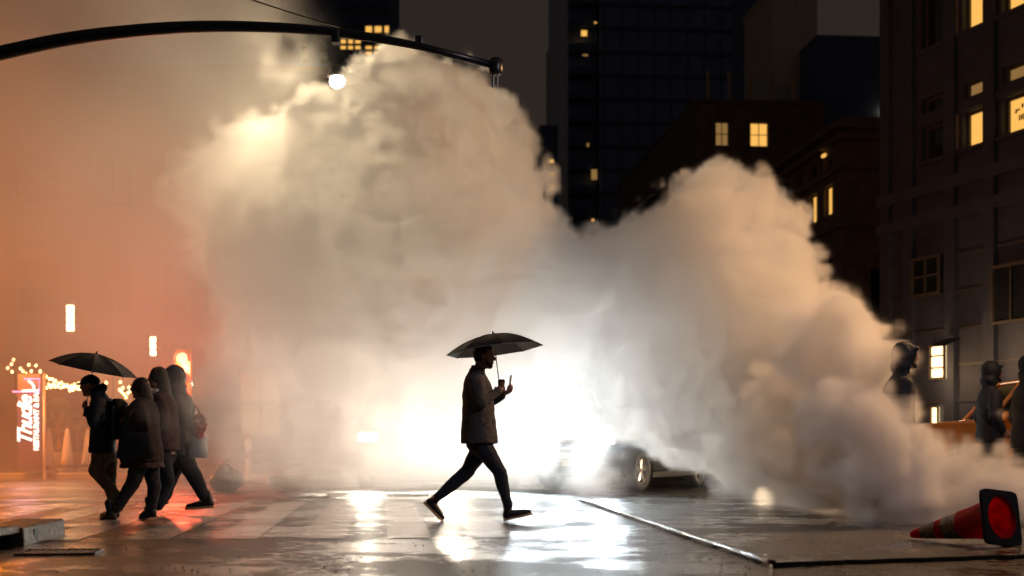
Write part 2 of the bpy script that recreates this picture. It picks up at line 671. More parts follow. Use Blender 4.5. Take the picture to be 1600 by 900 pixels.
# pavements on the far sides of the junction
for nm, pts in (('pavement_left', [(-60, 30), (-5.5, 31.5), (-9.5, 75), (-60, 75)]), ('pavement_right', [(9.0, 25.5), (40, 25.5), (40, 140), (5.5, 140), (8.3, 60)])):
    b = bmesh.new()
    tp = [b.verts.new((x, y, 0.13)) for x, y in pts]
    bt = [b.verts.new((x, y, -0.02)) for x, y in pts]
    b.faces.new(tp)
    n = len(pts)
    for k in range(n):
        b.faces.new((bt[k], bt[(k + 1) % n], tp[(k + 1) % n], tp[k]))
    o = build(nm, b, M['paving'], bevel=0.02)
    tag(o, kind='structure')


# ================================================================== BUILDINGS
def facade(bm, W, Ht, cols, rows, depth=0.22, side=False, z0=0.0):
    """wall sheet with real openings; front lies on y = 0 facing -y, side lies on x = 0 facing -x"""
    xb = sorted(set([0, W] + [v for c in cols for v in c]))
    zb = sorted(set([z0, Ht] + [v for r_ in rows for v in r_]))

    def P(a, dep, z):
        return (dep, a, z) if side else (a, dep, z)
    for x0, x1 in zip(xb, xb[1:]):
        for a0, a1 in zip(zb, zb[1:]):
            hole = any(c[0] - 1e-6 <= x0 and x1 <= c[1] + 1e-6 for c in cols) and any(r_[0] - 1e-6 <= a0 and a1 <= r_[1] + 1e-6 for r_ in rows)
            if not hole:
                quad(bm, [P(x0, 0, a0), P(x1, 0, a0), P(x1, 0, a1), P(x0, 0, a1)])
            else:
                quad(bm, [P(x0, 0, a0), P(x0, depth, a0), P(x0, depth, a1), P(x0, 0, a1)])
                quad(bm, [P(x1, 0, a0), P(x1, depth, a0), P(x1, depth, a1), P(x1, 0, a1)])
                quad(bm, [P(x0, 0, a0), P(x1, 0, a0), P(x1, depth, a0), P(x0, depth, a0)])
                quad(bm, [P(x0, 0, a1), P(x1, 0, a1), P(x1, depth, a1), P(x0, depth, a1)])


_win = {}


def window(parent, w, h, x, z, side, lit, frame='frame', bars=(0, 0), depth=0.16):
    """frame with muntins, pane as its child; stands in the opening"""
    key = (round(w, 3), round(h, 3), frame, bars)
    if key not in _win:
        b = bmesh.new()
        t = min(0.07, w * 0.09)
        box(b, -w / 2, w / 2, 0, 0.06, 0, t)
        box(b, -w / 2, w / 2, 0, 0.06, h - t, h)
        box(b, -w / 2, -w / 2 + t, 0, 0.06, t, h - t)
        box(b, w / 2 - t, w / 2, 0, 0.06, t, h - t)
        for k in range(bars[0]):
            xx = -w / 2 + w * (k + 1) / (bars[0] + 1)
            box(b, xx - t / 3, xx + t / 3, 0.004, 0.05, t, h - t)
        for k in range(bars[1]):
            zz = h * (k + 1) / (bars[1] + 1)
            box(b, -w / 2 + t, w / 2 - t, 0.008, 0.046, zz - t / 3, zz + t / 3)
        me = bpy.data.meshes.new('window')
        b.to_mesh(me)
        b.free()
        me.materials.append(M[frame])
        _win[key] = me
    o = bpy.data.objects.new('window', _win[key])
    link(o, parent)
    o.location = (depth, x, z) if side else (x, depth, z)
    if side:
        o.rotation_euler = (0, 0, -PI / 2)
    k2 = (round(w, 3), round(h, 3), 'pane', lit)
    if k2 not in _win:
        b = bmesh.new()
        box(b, -w / 2 + 0.01, w / 2 - 0.01, 0.062, 0.075, 0.01, h - 0.01)
        me = bpy.data.meshes.new('pane')
        b.to_mesh(me)
        b.free()
        me.materials.append(M[lit])
        _win[k2] = me
    p = bpy.data.objects.new('pane', _win[k2])
    link(p, o)
    if lit == 'win_lit' and side and w > .85:
        b = bmesh.new()
        x = w / 2 - .07
        for j in range(4):
            quad(b, [(x - .05 * j, .056 - .012 * (j % 2), .07), (x - .05 * j - .05, .044 + .012 * (j % 2), .07), (x - .05 * j - .05, .044 + .012 * (j % 2), h - .07), (x - .05 * j, .056 - .012 * (j % 2), h - .07)])
        build('curtain', b, M['win_dull'], o)
    return o


def building(name, label, loc, yaw, W, D, Ht, wall, front=((), ()), side=((), ()), lit=None, bars=(1, 1), roof='slab'):
    e = empty(name, loc, yaw)
    tag(e, label, 'building')
    b = bmesh.new()
    facade(b, W, Ht, front[0], front[1])
    facade(b, D, Ht, side[0], side[1], side=True)
    quad(b, [(W, 0, 0), (W, D, 0), (W, D, Ht), (W, 0, Ht)])
    quad(b, [(0, D, 0), (W, D, 0), (W, D, Ht), (0, D, Ht)])
    quad(b, [(.25, .25, Ht - .3), (W - .1, .25, Ht - .3), (W - .1, D - .1, Ht - .3), (.25, D - .1, Ht - .3)])
    # dark cores behind the openings
    quad(b, [(.9, .9, 0), (W, .9, 0), (W, .9, Ht), (.9, .9, Ht)])
    quad(b, [(.9, .9, 0), (.9, D, 0), (.9, D, Ht), (.9, .9, Ht)])
    build('wall', b, M[wall], e)
    b = bmesh.new()
    box(b, -0.06, W + .06, -0.06, D + .06, Ht + .002, Ht + 0.25)
    build('parapet', b, M[wall], e)
    for i, c in enumerate(front[0]):
        for j, r_ in enumerate(front[1]):
            window(e, c[1] - c[0], r_[1] - r_[0], (c[0] + c[1]) / 2, r_[0], False, (lit or {}).get(('f', i, j), 'glass_dark'), bars=bars)
    for i, c in enumerate(side[0]):
        for j, r_ in enumerate(side[1]):
            window(e, c[1] - c[0], r_[1] - r_[0], (c[0] + c[1]) / 2, r_[0], True, (lit or {}).get(('s', i, j), 'glass_dark'), bars=bars)
    return e


def ledge(parent, x0, x1, y0, y1, z0, z1, m='stone', name='cornice'):
    b = bmesh.new()
    box(b, x0, x1, y0, y1, z0, z1)
    return build(name, b, M[m], parent)


# --- near building filling the right edge; its long wall runs away to the left
yr = math.atan2(0.3, 0.954)
far = Vector((10.5, 40.0, 0))
ud = Vector((0.3, -0.954, 0))
nearc = far + ud * 17
T = lambda t: 17 - t       # t counts from the far corner
cols = sorted([(T(4.5), T(3.6)), (T(6.1), T(5.2)), (T(2.75), T(1.75)), (T(8.0), T(7.0)), (T(9.9), T(8.9)), (T(11.9), T(10.9)), (T(13.9), T(12.9))])
rows = [(8.35, 9.27), (9.62, 10.03), (11.35, 12.9), (13.4, 13.8), (15.2, 16.7)]
lit = {}
i36 = cols.index((T(4.5), T(3.6)))
i52 = cols.index((T(6.1), T(5.2)))
for i in (i36, i52):
    lit[('s', i, 0)] = 'win_lit'
    lit[('s', i, 1)] = 'win_dull'
    lit[('s', i, 2)] = 'win_lit'
office = building('office_building', 'dark stone building at the right edge with yellow lit upper windows', nearc, yr, 18, 17, 22, 'stone', ((), ()), (cols, rows), lit, bars=(0, 0))
for i in (i36, i52):
    c = cols[i]
    for r_ in (rows[0], rows[2]):
        b = bmesh.new()
        box(b, 0.0, 0.05, c[1] + 0.16, c[1] + 0.34, r_[0] + 0.02, r_[1])
        o = build('lit_frame_side', b, M['frame_light'], office)  # pale strip painted in place of the frame side lit by its window
        o.location = (-0.055, 0, 0)
for k, t in enumerate((0.15, 1.3, 3.2, 4.85, 6.6, 8.45, 10.4)):
    ledge(office, -0.14, -0.003, T(t) - 0.22, T(t) + 0.22, 0, 22, name='pier')
for z in [.9 + .95 * q for q in range(6)]:
    ledge(office, -0.05, -0.003, -.05, 17.05, z, z + .03, 'frame', 'stone_course')
for (a_, c_) in cols:
    for r_ in rows:
        if r_[1] - r_[0] > .5:
            ledge(office, -.10, -.004, a_ - .12, c_ + .12, r_[0] - .12, r_[0] - .02, 'stone', 'sill')
            ledge(office, -.07, -.004, a_ - .12, c_ + .12, r_[1] + .03, r_[1] + .2, 'stone', 'lintel')
for z in (6.6, 7.4, 14.4):
    ledge(office, -0.24, -0.145, -0.2, 17.1, z, z + 0.28, name='string_course')
# dark lettering on the blind of the lower right lit window
cw = cols[i52]
b = bmesh.new()
for (a, z, w, h) in ((0.52, .56, .3, .045), (0.36, .60, .08, .10), (0.62, .52, .16, .03), (0.22, .30, .05, .17), (0.31, .30, .05, .15), (0.40, .32, .07, .12), (0.50, .31, .04, .13)):
    box(b, 0.2, 0.205, cw[0] + a * 0.9, cw[0] + (a + w * .5) * 0.9 + .03, rows[0][0] + z, rows[0][0] + z + h)
build('window_print', b, M['lid'], office)
# shop front lights low on the building
for (t0, t1, z0, z1, mt, br, nm) in ((1.6, 2.9, 4.7, 5.75, 'glass_dark', (1, 1), 'shop_window'), (5.1, 6.6, 3.7, 5.15, 'glass_dark', (1, 0), 'shop_window'), (2.45, 3.15, 2.45, 3.38, 'win_bright', (0, 2), 'lit_sign'), (2.5, 2.85, .95, 1.75, 'win_bright', (0, 0), 'lit_doorway'), (0.02, .3, 2.95, 3.3, 'win_bright', (0, 0), 'wall_lantern')):
    w = window(office, t1 - t0, z1 - z0, T((t0 + t1) / 2), z0, True, mt, bars=br, depth=-0.24)
    w.name = nm
b = bmesh.new()
quad(b, [(-.25, T(3.2), 3.5), (-.7, T(3.2), 3.3), (-.7, T(3.9), 3.3), (-.25, T(3.9), 3.5)])
quad(b, [(-.25, T(3.2), 3.46), (-.7, T(3.2), 3.26), (-.7, T(3.9), 3.26), (-.25, T(3.9), 3.46)])
build('awning', b, M['slate_cloth'], office)
lamp('shop_and_fill_light', (-1.0, T(3.0), 2.6), 60, AMBER, 0.2, office)
lamp('shop_and_fill_light', (-1.4, T(5.6), 2.8), 130, AMBER, 0.2, office)  # fill added to brighten the taxi; the shop window here is dark

# --- cornice building behind it
cx = Vector(((1317 - 800) / F * 60, 60, 0))
sc_ = [(1.3 + 2.25 * k, 2.6 + 2.25 * k) for k in range(9)]
lit = {('s', 0, 2): 'win_lit', ('s', 1, 2): 'win_lit', ('s', 2, 2): 'win_lit'}
cb = building('cornice_building', 'low brown stone building with a heavy cornice and three lit windows', cx, YAW, 9, 24, 14.3, 'brownstone', ([(1.2, 2.2)], [(6.2, 8.2)]), (sc_, [(2.5, 5.2), (6.8, 8.9), (10.7, 12.0), (12.75, 13.3)]), lit, bars=(1, 0))
for z, o_ in ((14.0, .55), (13.6, .3), (12.35, .2), (9.9, .22), (6.0, .22)):
    ledge(cb, -o_, -0.003, -o_, 24, z, z + 0.22, 'brownstone')
    ledge(cb, -0.002, 9, -o_, -0.003, z, z + 0.22, 'brownstone')
b = bmesh.new()
box(b, -.15, -.05, 2.1, 2.5, 13.3, 13.42)
build('cornice_light', b, M['win_lit'], cb)

# --- brown brick building further on
cx = Vector(((1085 - 800) / F * 90, 90, 0))
lit = {('f', 1, 3): 'win_lit', ('f', 0, 3): 'win_dull', ('f', 1, 2): 'win_dim', ('f', 0, 2): 'win_dim'}
bb = building('brick_building', 'brown brick building with two small lit windows near its roof', cx, YAW, 8.5, 30, 22.3, 'brownstone', ([(1.35, 2.25), (3.6, 4.8)], [(6.5, 8.3), (11.5, 13.2), (16.0, 17.6), (19.6, 21.15)]), ([(2 + 3.2 * k, 3.3 + 3.2 * k) for k in range(8)], [(11.5, 13.2), (16.0, 17.6)]), lit, bars=(1, 1))
for k in range(3):
    ledge(bb, -.32, -.02, 5 + 8 * k, 11 + 8 * k, 18.6, 18.78, 'grey_brick', 'ledge')
for k in range(5):
    b = bmesh.new()
    box(b, 1 + k * 1.4, 1.18 + k * 1.4, 1, 1.15, 22.6, 24.6)
    build('roof_post', b, M['frame_light'], bb)

# --- pale brick party wall and the dark block beside it
cx = Vector(((1206 - 800) / F * 104, 104, 0))
building('pale_brick_tower', 'tall pale grey brick party wall between two dark towers', cx, YAW, 3.4, 8, 34, 'grey_brick')
cx = Vector(((1277 - 800) / F * 100, 100, 0))
blk = building('black_block', 'windowless black block standing above the cornice building', cx, YAW, 7, 14, 29.2, 'black_wall')
b = bmesh.new()
box(b, 4.6, 5.0, -.4, -.1, 23.9, 24.3)
build('roof_floodlight', b, M['win_bright'], blk)

# --- the big dark tower
cx = Vector(((936 - 800) / F * 160, 160, 0))
tw = building('dark_tower', 'huge dark curtain wall tower with thin floor lines and a balcony shaft', cx, YAW, 22, 24, 66, 'curtain')
for k in range(24):
    ledge(tw, -.10, 22.1, -.12, -.003, 2 + 2.66 * k, 2.35 + 2.66 * k, 'slab', 'floor_band')
for k in range(11):
    ledge(tw, 1.9 * k + .6, 1.9 * k + .68, -.09, -.004, 0, 66, 'slab', 'mullion')
for k in range(24):
    b = bmesh.new()
    n = 10
    z = 2.05 + 2.66 * k
    lathe(b, [(1.55, 0), (1.6, .1), (1.6, .9), (1.5, .95)], 18)
    o = build('balcony', b, M['black_wall'], tw)
    o.location = (-1.75, 0.8, z)
ledge(tw, -3.4, -.12, 1.0, 20, 0, 66, 'curtain', 'balcony_shaft')
for (px, py, w, h, mt) in ((914, 55, .8, .8, 'win_lit'), (916, 86, .7, .35, 'win_dull'), (932, 34, .3, .25, 'win_lit'), (930, 280, .8, 1.3, 'win_dull'), (920, 228, .3, .5, 'win_dull'), (928, 345, .35, .35, 'win_lit')):
    p = at(px, py, 158)
    lp = Matrix.Rotation(-YAW, 3, 'Z') @ (p - cx)
    w_ = window(tw, w, h, lp.x, lp.z, False, mt, depth=-1.2)
# strip of pale glass tower beside it
cx = Vector(((868 - 800) / F * 210, 210, 0))
gt = building('slim_glass_tower', 'slim pale glass tower edge left of the dark tower', cx, YAW, 2.2, 12, 61, 'grey_brick')
for k in range(5):
    ledge(gt, .2 + .42 * k, .34 + .42 * k, -.12, -.003, 0, 61, 'slab', 'fin')
for k in range(24):
    window(gt, .36, .9, .2 + .42 * (k % 5) + .28, 60 - 2.5 * k, False, 'win_dim', depth=-.05)
# low lit windows between cloud and glass tower
cx = Vector(((845 - 800) / F * 150, 150, 0))
sm = building('narrow_building', 'narrow dark building showing three stacked lamps beside the glass tower', cx, YAW, 1.8, 8, 34, 'black_wall')
for z in (27.5, 28.9, 30.2):
    window(sm, .55, .5, 1.15, z, False, 'win_lit', depth=-.1)
# tower with stepped balconies
cx = Vector(((1190 - 800) / F * 118, 118, 0))
st = building('balcony_tower', 'black tower edge with jutting balconies and one lit window', cx, YAW, 1.0, 10, 60, 'black_wall')
for k in range(18):
    ledge(st, .98, 2.1, .1, 3, 30.2 + 1.95 * k - 10, 30.9 + 1.95 * k - 10, 'black_wall', 'balcony')
window(st, .55, 1.1, .35, .81 + (691 - 48) / F * 118, False, 'win_lit', depth=-.1)

# --- tower at upper left with lit storeys
dT = 140
X0 = (440 - 800) / F * dT
g = lambda px: (px - 800) / F * dT - X0
zz = lambda py: H + (YH - py) / F * dT
fc = [(g(470), g(480)), (g(500), g(512)), (g(531), g(541)), (g(543), g(552)), (g(554), g(564)), (g(570), g(582)), (g(584), g(597)), (g(600), g(608))]
fr = [(zz(98), zz(89)), (zz(86), zz(79)), (zz(77), zz(70)), (zz(68), zz(60)), (zz(51), zz(39)), (zz(22), zz(10)), (zz(-8), zz(-20)), (zz(130), zz(118)), (zz(160), zz(148)), (zz(200), zz(188))]
fr.sort()
lit = {}
order = {round(a[0], 3): k for k, a in enumerate(fr)}
rowk = lambda py: order[round(zz(py), 3)]
for c in (5, 6, 7):
    for py in (98, 86, 77, 51):
        lit[('f', c, rowk(py))] = 'win_lit'
lit[('f', 7, rowk(68))] = 'win_lit'
lit[('f', 6, rowk(98))] = 'win_dull'
for c in (2, 3, 4):
    for py in (77, 68):
        lit[('f', c, rowk(py))] = 'win_lit'
building('lit_tower', 'dark tower at upper left with a patch of glowing office windows', (X0, dT, 0), 0, g(609), 12, 58, 'black_wall', (fc, fr), ((), ()), lit, bars=(0, 0))

# --- restaurant terrace building behind the orange haze
rb = building('restaurant_building', 'hazy low building behind the orange fog with two tall wall lanterns', (-22.5, 46, 0), R(4), 16.5, 14, 13, 'brownstone', ([(1.5 + 2.4 * k, 2.9 + 2.4 * k) for k in range(6)], [(1.0, 3.2), (5.0, 6.8), (8.6, 10.4)]), ((), ()), {('f', 3, 0): 'win_dull', ('f', 4, 0): 'win_dim', ('f', 5, 0): 'win_dull'})
for (px, py0, py1) in ((110, 518, 476), (239, 556, 526)):
    d = 45
    a, c = at(px, py0, d), at(px, py1, d)
    b = bmesh.new()
    h = c.z - a.z
    w = 0.10 if px < 200 else .07
    for k in range(3):
        box(b, -w, w, -.08, .08, h * (k / 3) + .02, h * ((k + 1) / 3) - .02)
    o = empty('wall_lantern', a)
    tag(o, 'taller vertical strip lantern glowing over the black umbrella' if px < 200 else 'shorter vertical strip lantern glowing above the two women', 'wall lantern', 'strip lanterns on the restaurant wall')
    build('glow_strip', b, M['strip_glow'], o)
    b = bmesh.new()
    box(b, -w - .02, w + .02, -.12, .12, -.06, 0)
    box(b, -w - .02, w + .02, -.12, .12, h, h + .06)
    box(b, -.02, .02, .12, .9, h * .45, h * .55)
    build('bracket', b, M['black_metal'], o)


# ================================================================== STREET FURNITURE
# --- traffic signal mast arm over the road
D = 14.6
arm = empty('signal_mast', (-8.2, D, 0))
tag(arm, 'black curved traffic signal mast arm sweeping over the street', 'mast arm')
key = [(-40, 92), (0, 83), (100, 62), (200, 49), (300, 42), (400, 42), (500, 48), (600, 62), (680, 78), (775, 103)]
pts = [at(px, py, D) - arm.location for px, py in key]
first = Vector((0, 0, 0.1))
path = [Vector((0, 0, 0)), Vector((0, 0, 2)), Vector((0, 0, 3.6)), Vector((0.25, 0, 4.25)), Vector((0.9, 0, 4.6))] + pts
# Catmull-Rom refine
ref = []
for i in range(1, len(path) - 2):
    for k in range(6):
        t = k / 6
        p0, p1, p2, p3 = path[i - 1], path[i], path[i + 1], path[i + 2]
        ref.append(0.5 * ((2 * p1) + (p2 - p0) * t + (2 * p0 - 5 * p1 + 4 * p2 - p3) * t * t + (3 * p1 - p0 - 3 * p2 + p3) * t ** 3))
ref += [path[-1]]
ref = [path[0]] + ref
b = bmesh.new()
n = len(ref)
tube(b, ref, [0.10 - 0.062 * (i / (n - 1)) ** 1.1 for i in range(n)], 14)
build('arm_tube', b, M['black_metal'], arm, smooth=True)
e = pts[-1]
b = bmesh.new()
lathe(b, [(.06, -.09), (.075, -.07), (.075, .05), (.05, .08), (.02, .09)], 14)
o = build('end_cap', b, M['black_metal'], arm, smooth=True)
o.location = e
b = bmesh.new()
tube(b, [e + Vector((-.03, 0, -.04)), e + Vector((-.03, 0, -.22))], 0.016, 8)
tube(b, [e + Vector((.015, 0, -.04)), e + Vector((.015, 0, -.22))], 0.010, 8)
build('hanger', b, M['black_metal'], arm)
for px, py in ((525, 52), (655, 71)):
    p = at(px, py, D) - arm.location
    b = bmesh.new()
    box(b, -.04, .04, -.07, .07, -.11 if px < 600 else 0.0, .02 if px < 600 else .085)
    o = build('clamp', b, M['black_metal'], arm, bevel=.01)
    o.location = p
b = bmesh.new()
lathe(b, [(.22, 0), (.22, .05), (.15, .07), (.14, .5), (.11, .55)], 16)
build('base_plate', b, M['black_metal'], arm)


def cable(name, label, a, c, sag, r, m='black_metal'):
    b = bmesh.new()
    pts = []
    for i in range(25):
        t = i / 24
        p = Vector(a).lerp(Vector(c), t)
        p.z -= sag * 4 * t * (1 - t)
        pts.append(p - Vector(a))
    tube(b, pts, r, 6)
    o = build(name, b, M[m], smooth=True)
    o.location = a
    return tag(o, label, 'cable')


cable('guy_wire', 'thin dark wire slanting down to the mast arm', at(340, -20, 15.2), at(672, 76, 14.66), 0.05, 0.008)


# --- street lamps: pole, curved arm, head, glowing globe
def street_lamp(label, px, py, d, watts, globe=0.1, col=WARM, m='lamp_white', side=1, group=None, rad=0.12, aim=None, spread=None, back=0.0):
    p = at(px, py, d)
    e = empty('street_lamp', (p.x + side * 1.6, p.y + back, 0))
    tag(e, label, 'street lamp', group)
    q = p - e.location
    b = bmesh.new()
    tube(b, [(0, 0, 0), (0, 0, q.z * .5), (0, 0, q.z * .9), (q.x * .12, q.y * .12, q.z * 1.02), (q.x * .45, q.y * .45, q.z + .32), (q.x * .9, q.y * .97, q.z + .22)], [.10, .08, .06, .05, .04, .035], 10)
    build('pole', b, M['black_metal'], e, smooth=True)
    b = bmesh.new()
    lathe(b, [(.03, .24), (.12, .20), (globe * 1.25, .10), (globe * 1.3, .06)], 16)
    o = build('lamp_shade', b, M['black_metal'], e, smooth=True)
    o.location = q
    b = bmesh.new()
    ellipsoid(b, (0, 0, 0), globe, globe, globe * .9)
    o = build('bulb', b, M[m], e, smooth=True)
    o.location = q
    b = bmesh.new()
    lathe(b, [(.2, 0), (.2, .1), (.13, .2), (.11, .8)], 12)
    build('base', b, M['black_metal'], e)
    if watts:
        lamp('lamp_light', q + Vector((0, -.02, -globe - rad - .03)), watts, col, rad, e, spread, aim)
    return e


street_lamp('street lamp burning white over the top of the steam', 527, 127, 21.2, W_STREET, 0.115, (1.0, 0.77, 0.46), back=5.5)
SL = 'street lamps seen small through the steam'
street_lamp('pale street lamp seen small above the phone of the walking man', 841, 600, 62, 0, .11, m='far_lamp', group=SL)
street_lamp('far street lamp glowing just left of and below another far lamp', 806, 617, 75, 0, .11, m='far_lamp', group=SL)
street_lamp('faint far street lamp, lowest of the cluster behind the man', 854, 630, 95, 0, .08, m='far_lamp', group=SL)
# lamps out of view: right flank lamp assumed; amber and near lamps added as fill
street_lamp('assumed street lamp beyond the right edge of view, added to light the flank of the cloud', 1800, 30, 16.5, 1750, .1, (1.0, .54, .24), side=1, aim=(-1, -.05, -.65), spread=112)
street_lamp('added amber lamp out of view at the left that tints the fog orange', -75, 520, 29.0, 1750, .1, (1.0, .245, .008), side=-1)
street_lamp('added fill lamp close by on the right, out of view, for cone, coat and cloud front', 2350, -900, 8.0, 520, .1, (1.0, .82, .92), side=1, aim=(-.36, .85, -.45), spread=90)


# --- traffic signals
def signal(label, px, py, d, lit_i=0, watts=0, yaw=0.0, col=(1, .10, .04)):
    p = at(px, py, d)
    e = empty('traffic_light', (p.x, p.y, 0), yaw)
    tag(e, label, 'traffic light')
    b = bmesh.new()
    tube(b, [(.0, .14, 0), (0, .14, p.z + .35)], [.06, .05], 10)
    build('pole', b, M['black_metal'], e, smooth=True)
    b = bmesh.new()
    box(b, -.16, .16, -.08, .08, p.z - .95, p.z + .25)
    build('housing', b, M['taxi_paint'], e, bevel=.02)
    for k in range(3):
        z = p.z + .06 - k * .38
        b = bmesh.new()
        lathe(b, [(.12, -.095), (.11, -.11), (.06, -.125)], 16, 'y')
        o = build('lens', b, M['red_glow'] if k == lit_i else M['lens_off'], e, smooth=True)
        o.location = (0, 0, z)
        b = bmesh.new()
        rr = []
        for yy in (-.082, -.26):
            rr.append([b.verts.new((.135 * math.cos(a), yy, .135 * math.sin(a))) for a in [R(-20 + 220 * q / 12) for q in range(13)]])
        for q in range(12):
            b.faces.new((rr[0][q], rr[0][q + 1], rr[1][q + 1], rr[1][q]))
        o = build('visor', b, M['black_metal'], e)
        o.location = (0, 0, z)
    if watts:
        lamp('red_light', (0, -.42, p.z - .1), watts, col, .12, e)


signal('red traffic light glowing in the orange fog above the walkers', 287, 566, 28.0, 0, 400)
signal('small far traffic light, red, seen through thin steam', 906, 590, 55, 0, 0)


# ================================================================== FAR LEFT TERRACE
# festoon lights
sl = empty('string_lights', at(15, 610, 33))
tag(sl, 'tangled strings of small warm bulbs left of the black umbrella', 'string lights')
b = bmesh.new()
rnd = random.Random(8)
bulbs = [(21, 562), (18, 569), (12, 575), (19, 581), (32, 576), (36, 580), (41, 584), (45, 570), (46, 587), (49, 580), (56, 571), (60, 586), (63, 580)]
for i in range(15):
    t = i / 14
    bulbs.append((63 + 66 * t, 585 + 22 * (1 - (1 - t) ** 1.5) + rnd.uniform(-1.5, 1.5)))
for i in range(30):
    t = rnd.random()
    bulbs.append((69 + 62 * t, 600 + 7 * math.sin(t * PI) + rnd.uniform(-5, 5)))
bulbs += [(166, 598), (188, 597), (187, 609), (190, 612), (194, 616), (201, 605), (203, 611), (197, 621), (192, 606), (200, 614)]
b2 = bmesh.new()
ellipsoid(b2, (0, 0, 0), .033, .033, .038, n=10, m=6)
bulb0 = build('bulb', b2, M['bulb'], sl, smooth=True)
prev = None
for i, (px, py) in enumerate(bulbs):
    p = at(px, py, 33 + rnd.uniform(-.8, .8)) - sl.location
    if i == 0:
        bulb0.location = p
    else:
        again('bulb', bulb0, sl, p)
wires = bmesh.new()
for seq in (range(0, 13), range(13, 28), sorted(range(28, 58), key=lambda q: bulbs[q][0]), range(58, 68)):
    pts = [[o for o in sl.children if o.name.startswith('bulb')][q].location + Vector((0, 0, .05)) for q in seq]
    tube(wires, pts, .006, 5)
build('wire', wires, M['black_metal'], sl)
lamp('glow', at(105, 612, 32.4) - sl.location, 40, AMBER, .4, sl)

# upright sign with script lettering reading upwards
sg = empty('restaurant_sign', (at(46, 700, 31).x, 31, 0))
tag(sg, 'upright purple sign box with glowing white script and a pink neon frame', 'sign')
pz = lambda py: H + (YH - py) / F * 31
dx = lambda px: (px - 46) / F * 31
b = bmesh.new()
box(b, dx(26), dx(64), .03, .22, pz(735), pz(583))
build('sign_box', b, M['neon_purple'], sg, bevel=.02)


def text(body, parent, size, loc, rot, m, name='lettering', shear=0.0, ext=0.012, bold=0.0, sp=1.0):
    c = bpy.data.curves.new(name, 'FONT')
    c.body = body
    c.size = size
    c.shear = shear
    c.extrude = ext
    c.offset = bold
    c.space_character = sp
    c.align_x = 'CENTER'
    c.materials.append(m)
    t_ = bpy.data.objects.new(name, c)
    me = bpy.data.meshes.new_from_object(t_)
    bpy.data.objects.remove(t_)
    o = bpy.data.objects.new(name, me)
    link(o, parent)
    o.location = loc
    o.rotation_euler = rot
    return o


def upright(bodytxt, size, px, py, shear, bold, sp):
    o = text(bodytxt, sg, size, (dx(px), -.01, pz(py)), (0, 0, 0), M['neon_white'], shear=shear, bold=bold, sp=sp)
    o.rotation_euler = (Matrix(((0, -1, 0), (0, 0, -1), (1, 0, 0)))).to_euler()
    return o


upright('Thudie', .44, 49.5, 658, 0.35, 0.006, .86)
upright('RESTAURANT & BAR', .145, 60.5, 656, 0, 0.006, 1.0)
b = bmesh.new()
tube(b, [(dx(20), -.02, pz(612)), (dx(62), -.02, pz(612)), (dx(62), -.02, pz(592)), (dx(38), -.02, pz(592))], .022, 6)
build('pink_tube', b, M['neon_pink'], sg, smooth=True)
b = bmesh.new()
tube(b, [(dx(36), -.03, pz(611)), (dx(54), -.03, pz(610)), (dx(54), -.03, pz(604)), (dx(50), -.03, pz(598)), (dx(45), -.03, pz(595))], .03, 6)
build('white_tube', b, M['neon_white'], sg, smooth=True)
b = bmesh.new()
tube(b, [(dx(67), .1, 0), (dx(67), .1, pz(583))], .035, 8)
build('post', b, M['cream'], sg, smooth=True)
lamp('neon_light', (0, -.5, pz(650)), 12, (1.0, .72, .85), .3, sg)
lamp('neon_light', (0, -.4, pz(603)), 10, (1.0, .2, .4), .2, sg)

# folded parasols on the terrace, planters with shrubs
for i, (px, lab) in enumerate(((76, 'nearest folded cream parasol beside the sign post'), (105, 'middle folded cream parasol behind the left walkers'), (137, 'slim folded cream parasol just left of the umbrella man'))):
    d = 32 + i
    e = empty('folded_parasol', ((px - 800) / F * d, d, 0.13))
    tag(e, lab, 'parasol', 'folded parasols on the terrace')
    b = bmesh.new()
    lathe(b, [(.16, .15), (.13, .35), (.08, .75), (.05, .95), (.02, 1.0)], 10)
    build('canopy', b, M['cream'], e, smooth=True)
    b = bmesh.new()
    tube(b, [(0, 0, 0), (0, 0, 1.1)], .02, 8)
    build('pole', b, M['black_metal'], e)
    b = bmesh.new()
    lathe(b, [(.22, 0), (.22, .06), (.05, .10)], 14)
    build('foot', b, M['stones'], e)


def shrub(label, px, d, h, w, seed):
    e = empty('planter', ((px - 800) / F * d, d, 0.13))
    tag(e, label, 'planter', 'planters on the terrace')
    b = bmesh.new()
    lathe(b, [(w * .5, 0), (w * .62, .42), (w * .66, .45), (w * .55, .45), (w * .5, .40)], 14)
    build('pot', b, M['stones'], e, smooth=True)
    b = bmesh.new()
    rn = random.Random(seed)
    for k in range(420):
        a, z, r = rn.uniform(0, 2 * PI), rn.random(), rn.random() ** .5
        rad = w * (.35 + .75 * math.sin(PI * (.15 + .8 * z))) * r
        c = Vector((rad * math.cos(a), rad * math.sin(a), .45 + (h - .45) * z))
        u = Vector((rn.uniform(-1, 1), rn.uniform(-1, 1), rn.uniform(-1, 1))).normalized() * .07
        v = u.orthogonal().normalized() * .03
        quad(b, [c - u, c + v, c + u, c - v])
    build('foliage', b, M['leaf'], e)
    b = bmesh.new()
    for k in range(5):
        tube(b, [(0, 0, .4), (rn.uniform(-.1, .1), rn.uniform(-.1, .1), h * .6), (rn.uniform(-.2, .2), rn.uniform(-.2, .2), h * .85)], [.02, .012, .005], 5)
    build('stem', b, M['cup'], e)


shrub('tall planter shrub right of the sign post', 92, 33.5, 1.7, .42, 1)
shrub('round planter shrub half hidden by the umbrella man', 122, 34.5, 1.4, .5, 2)

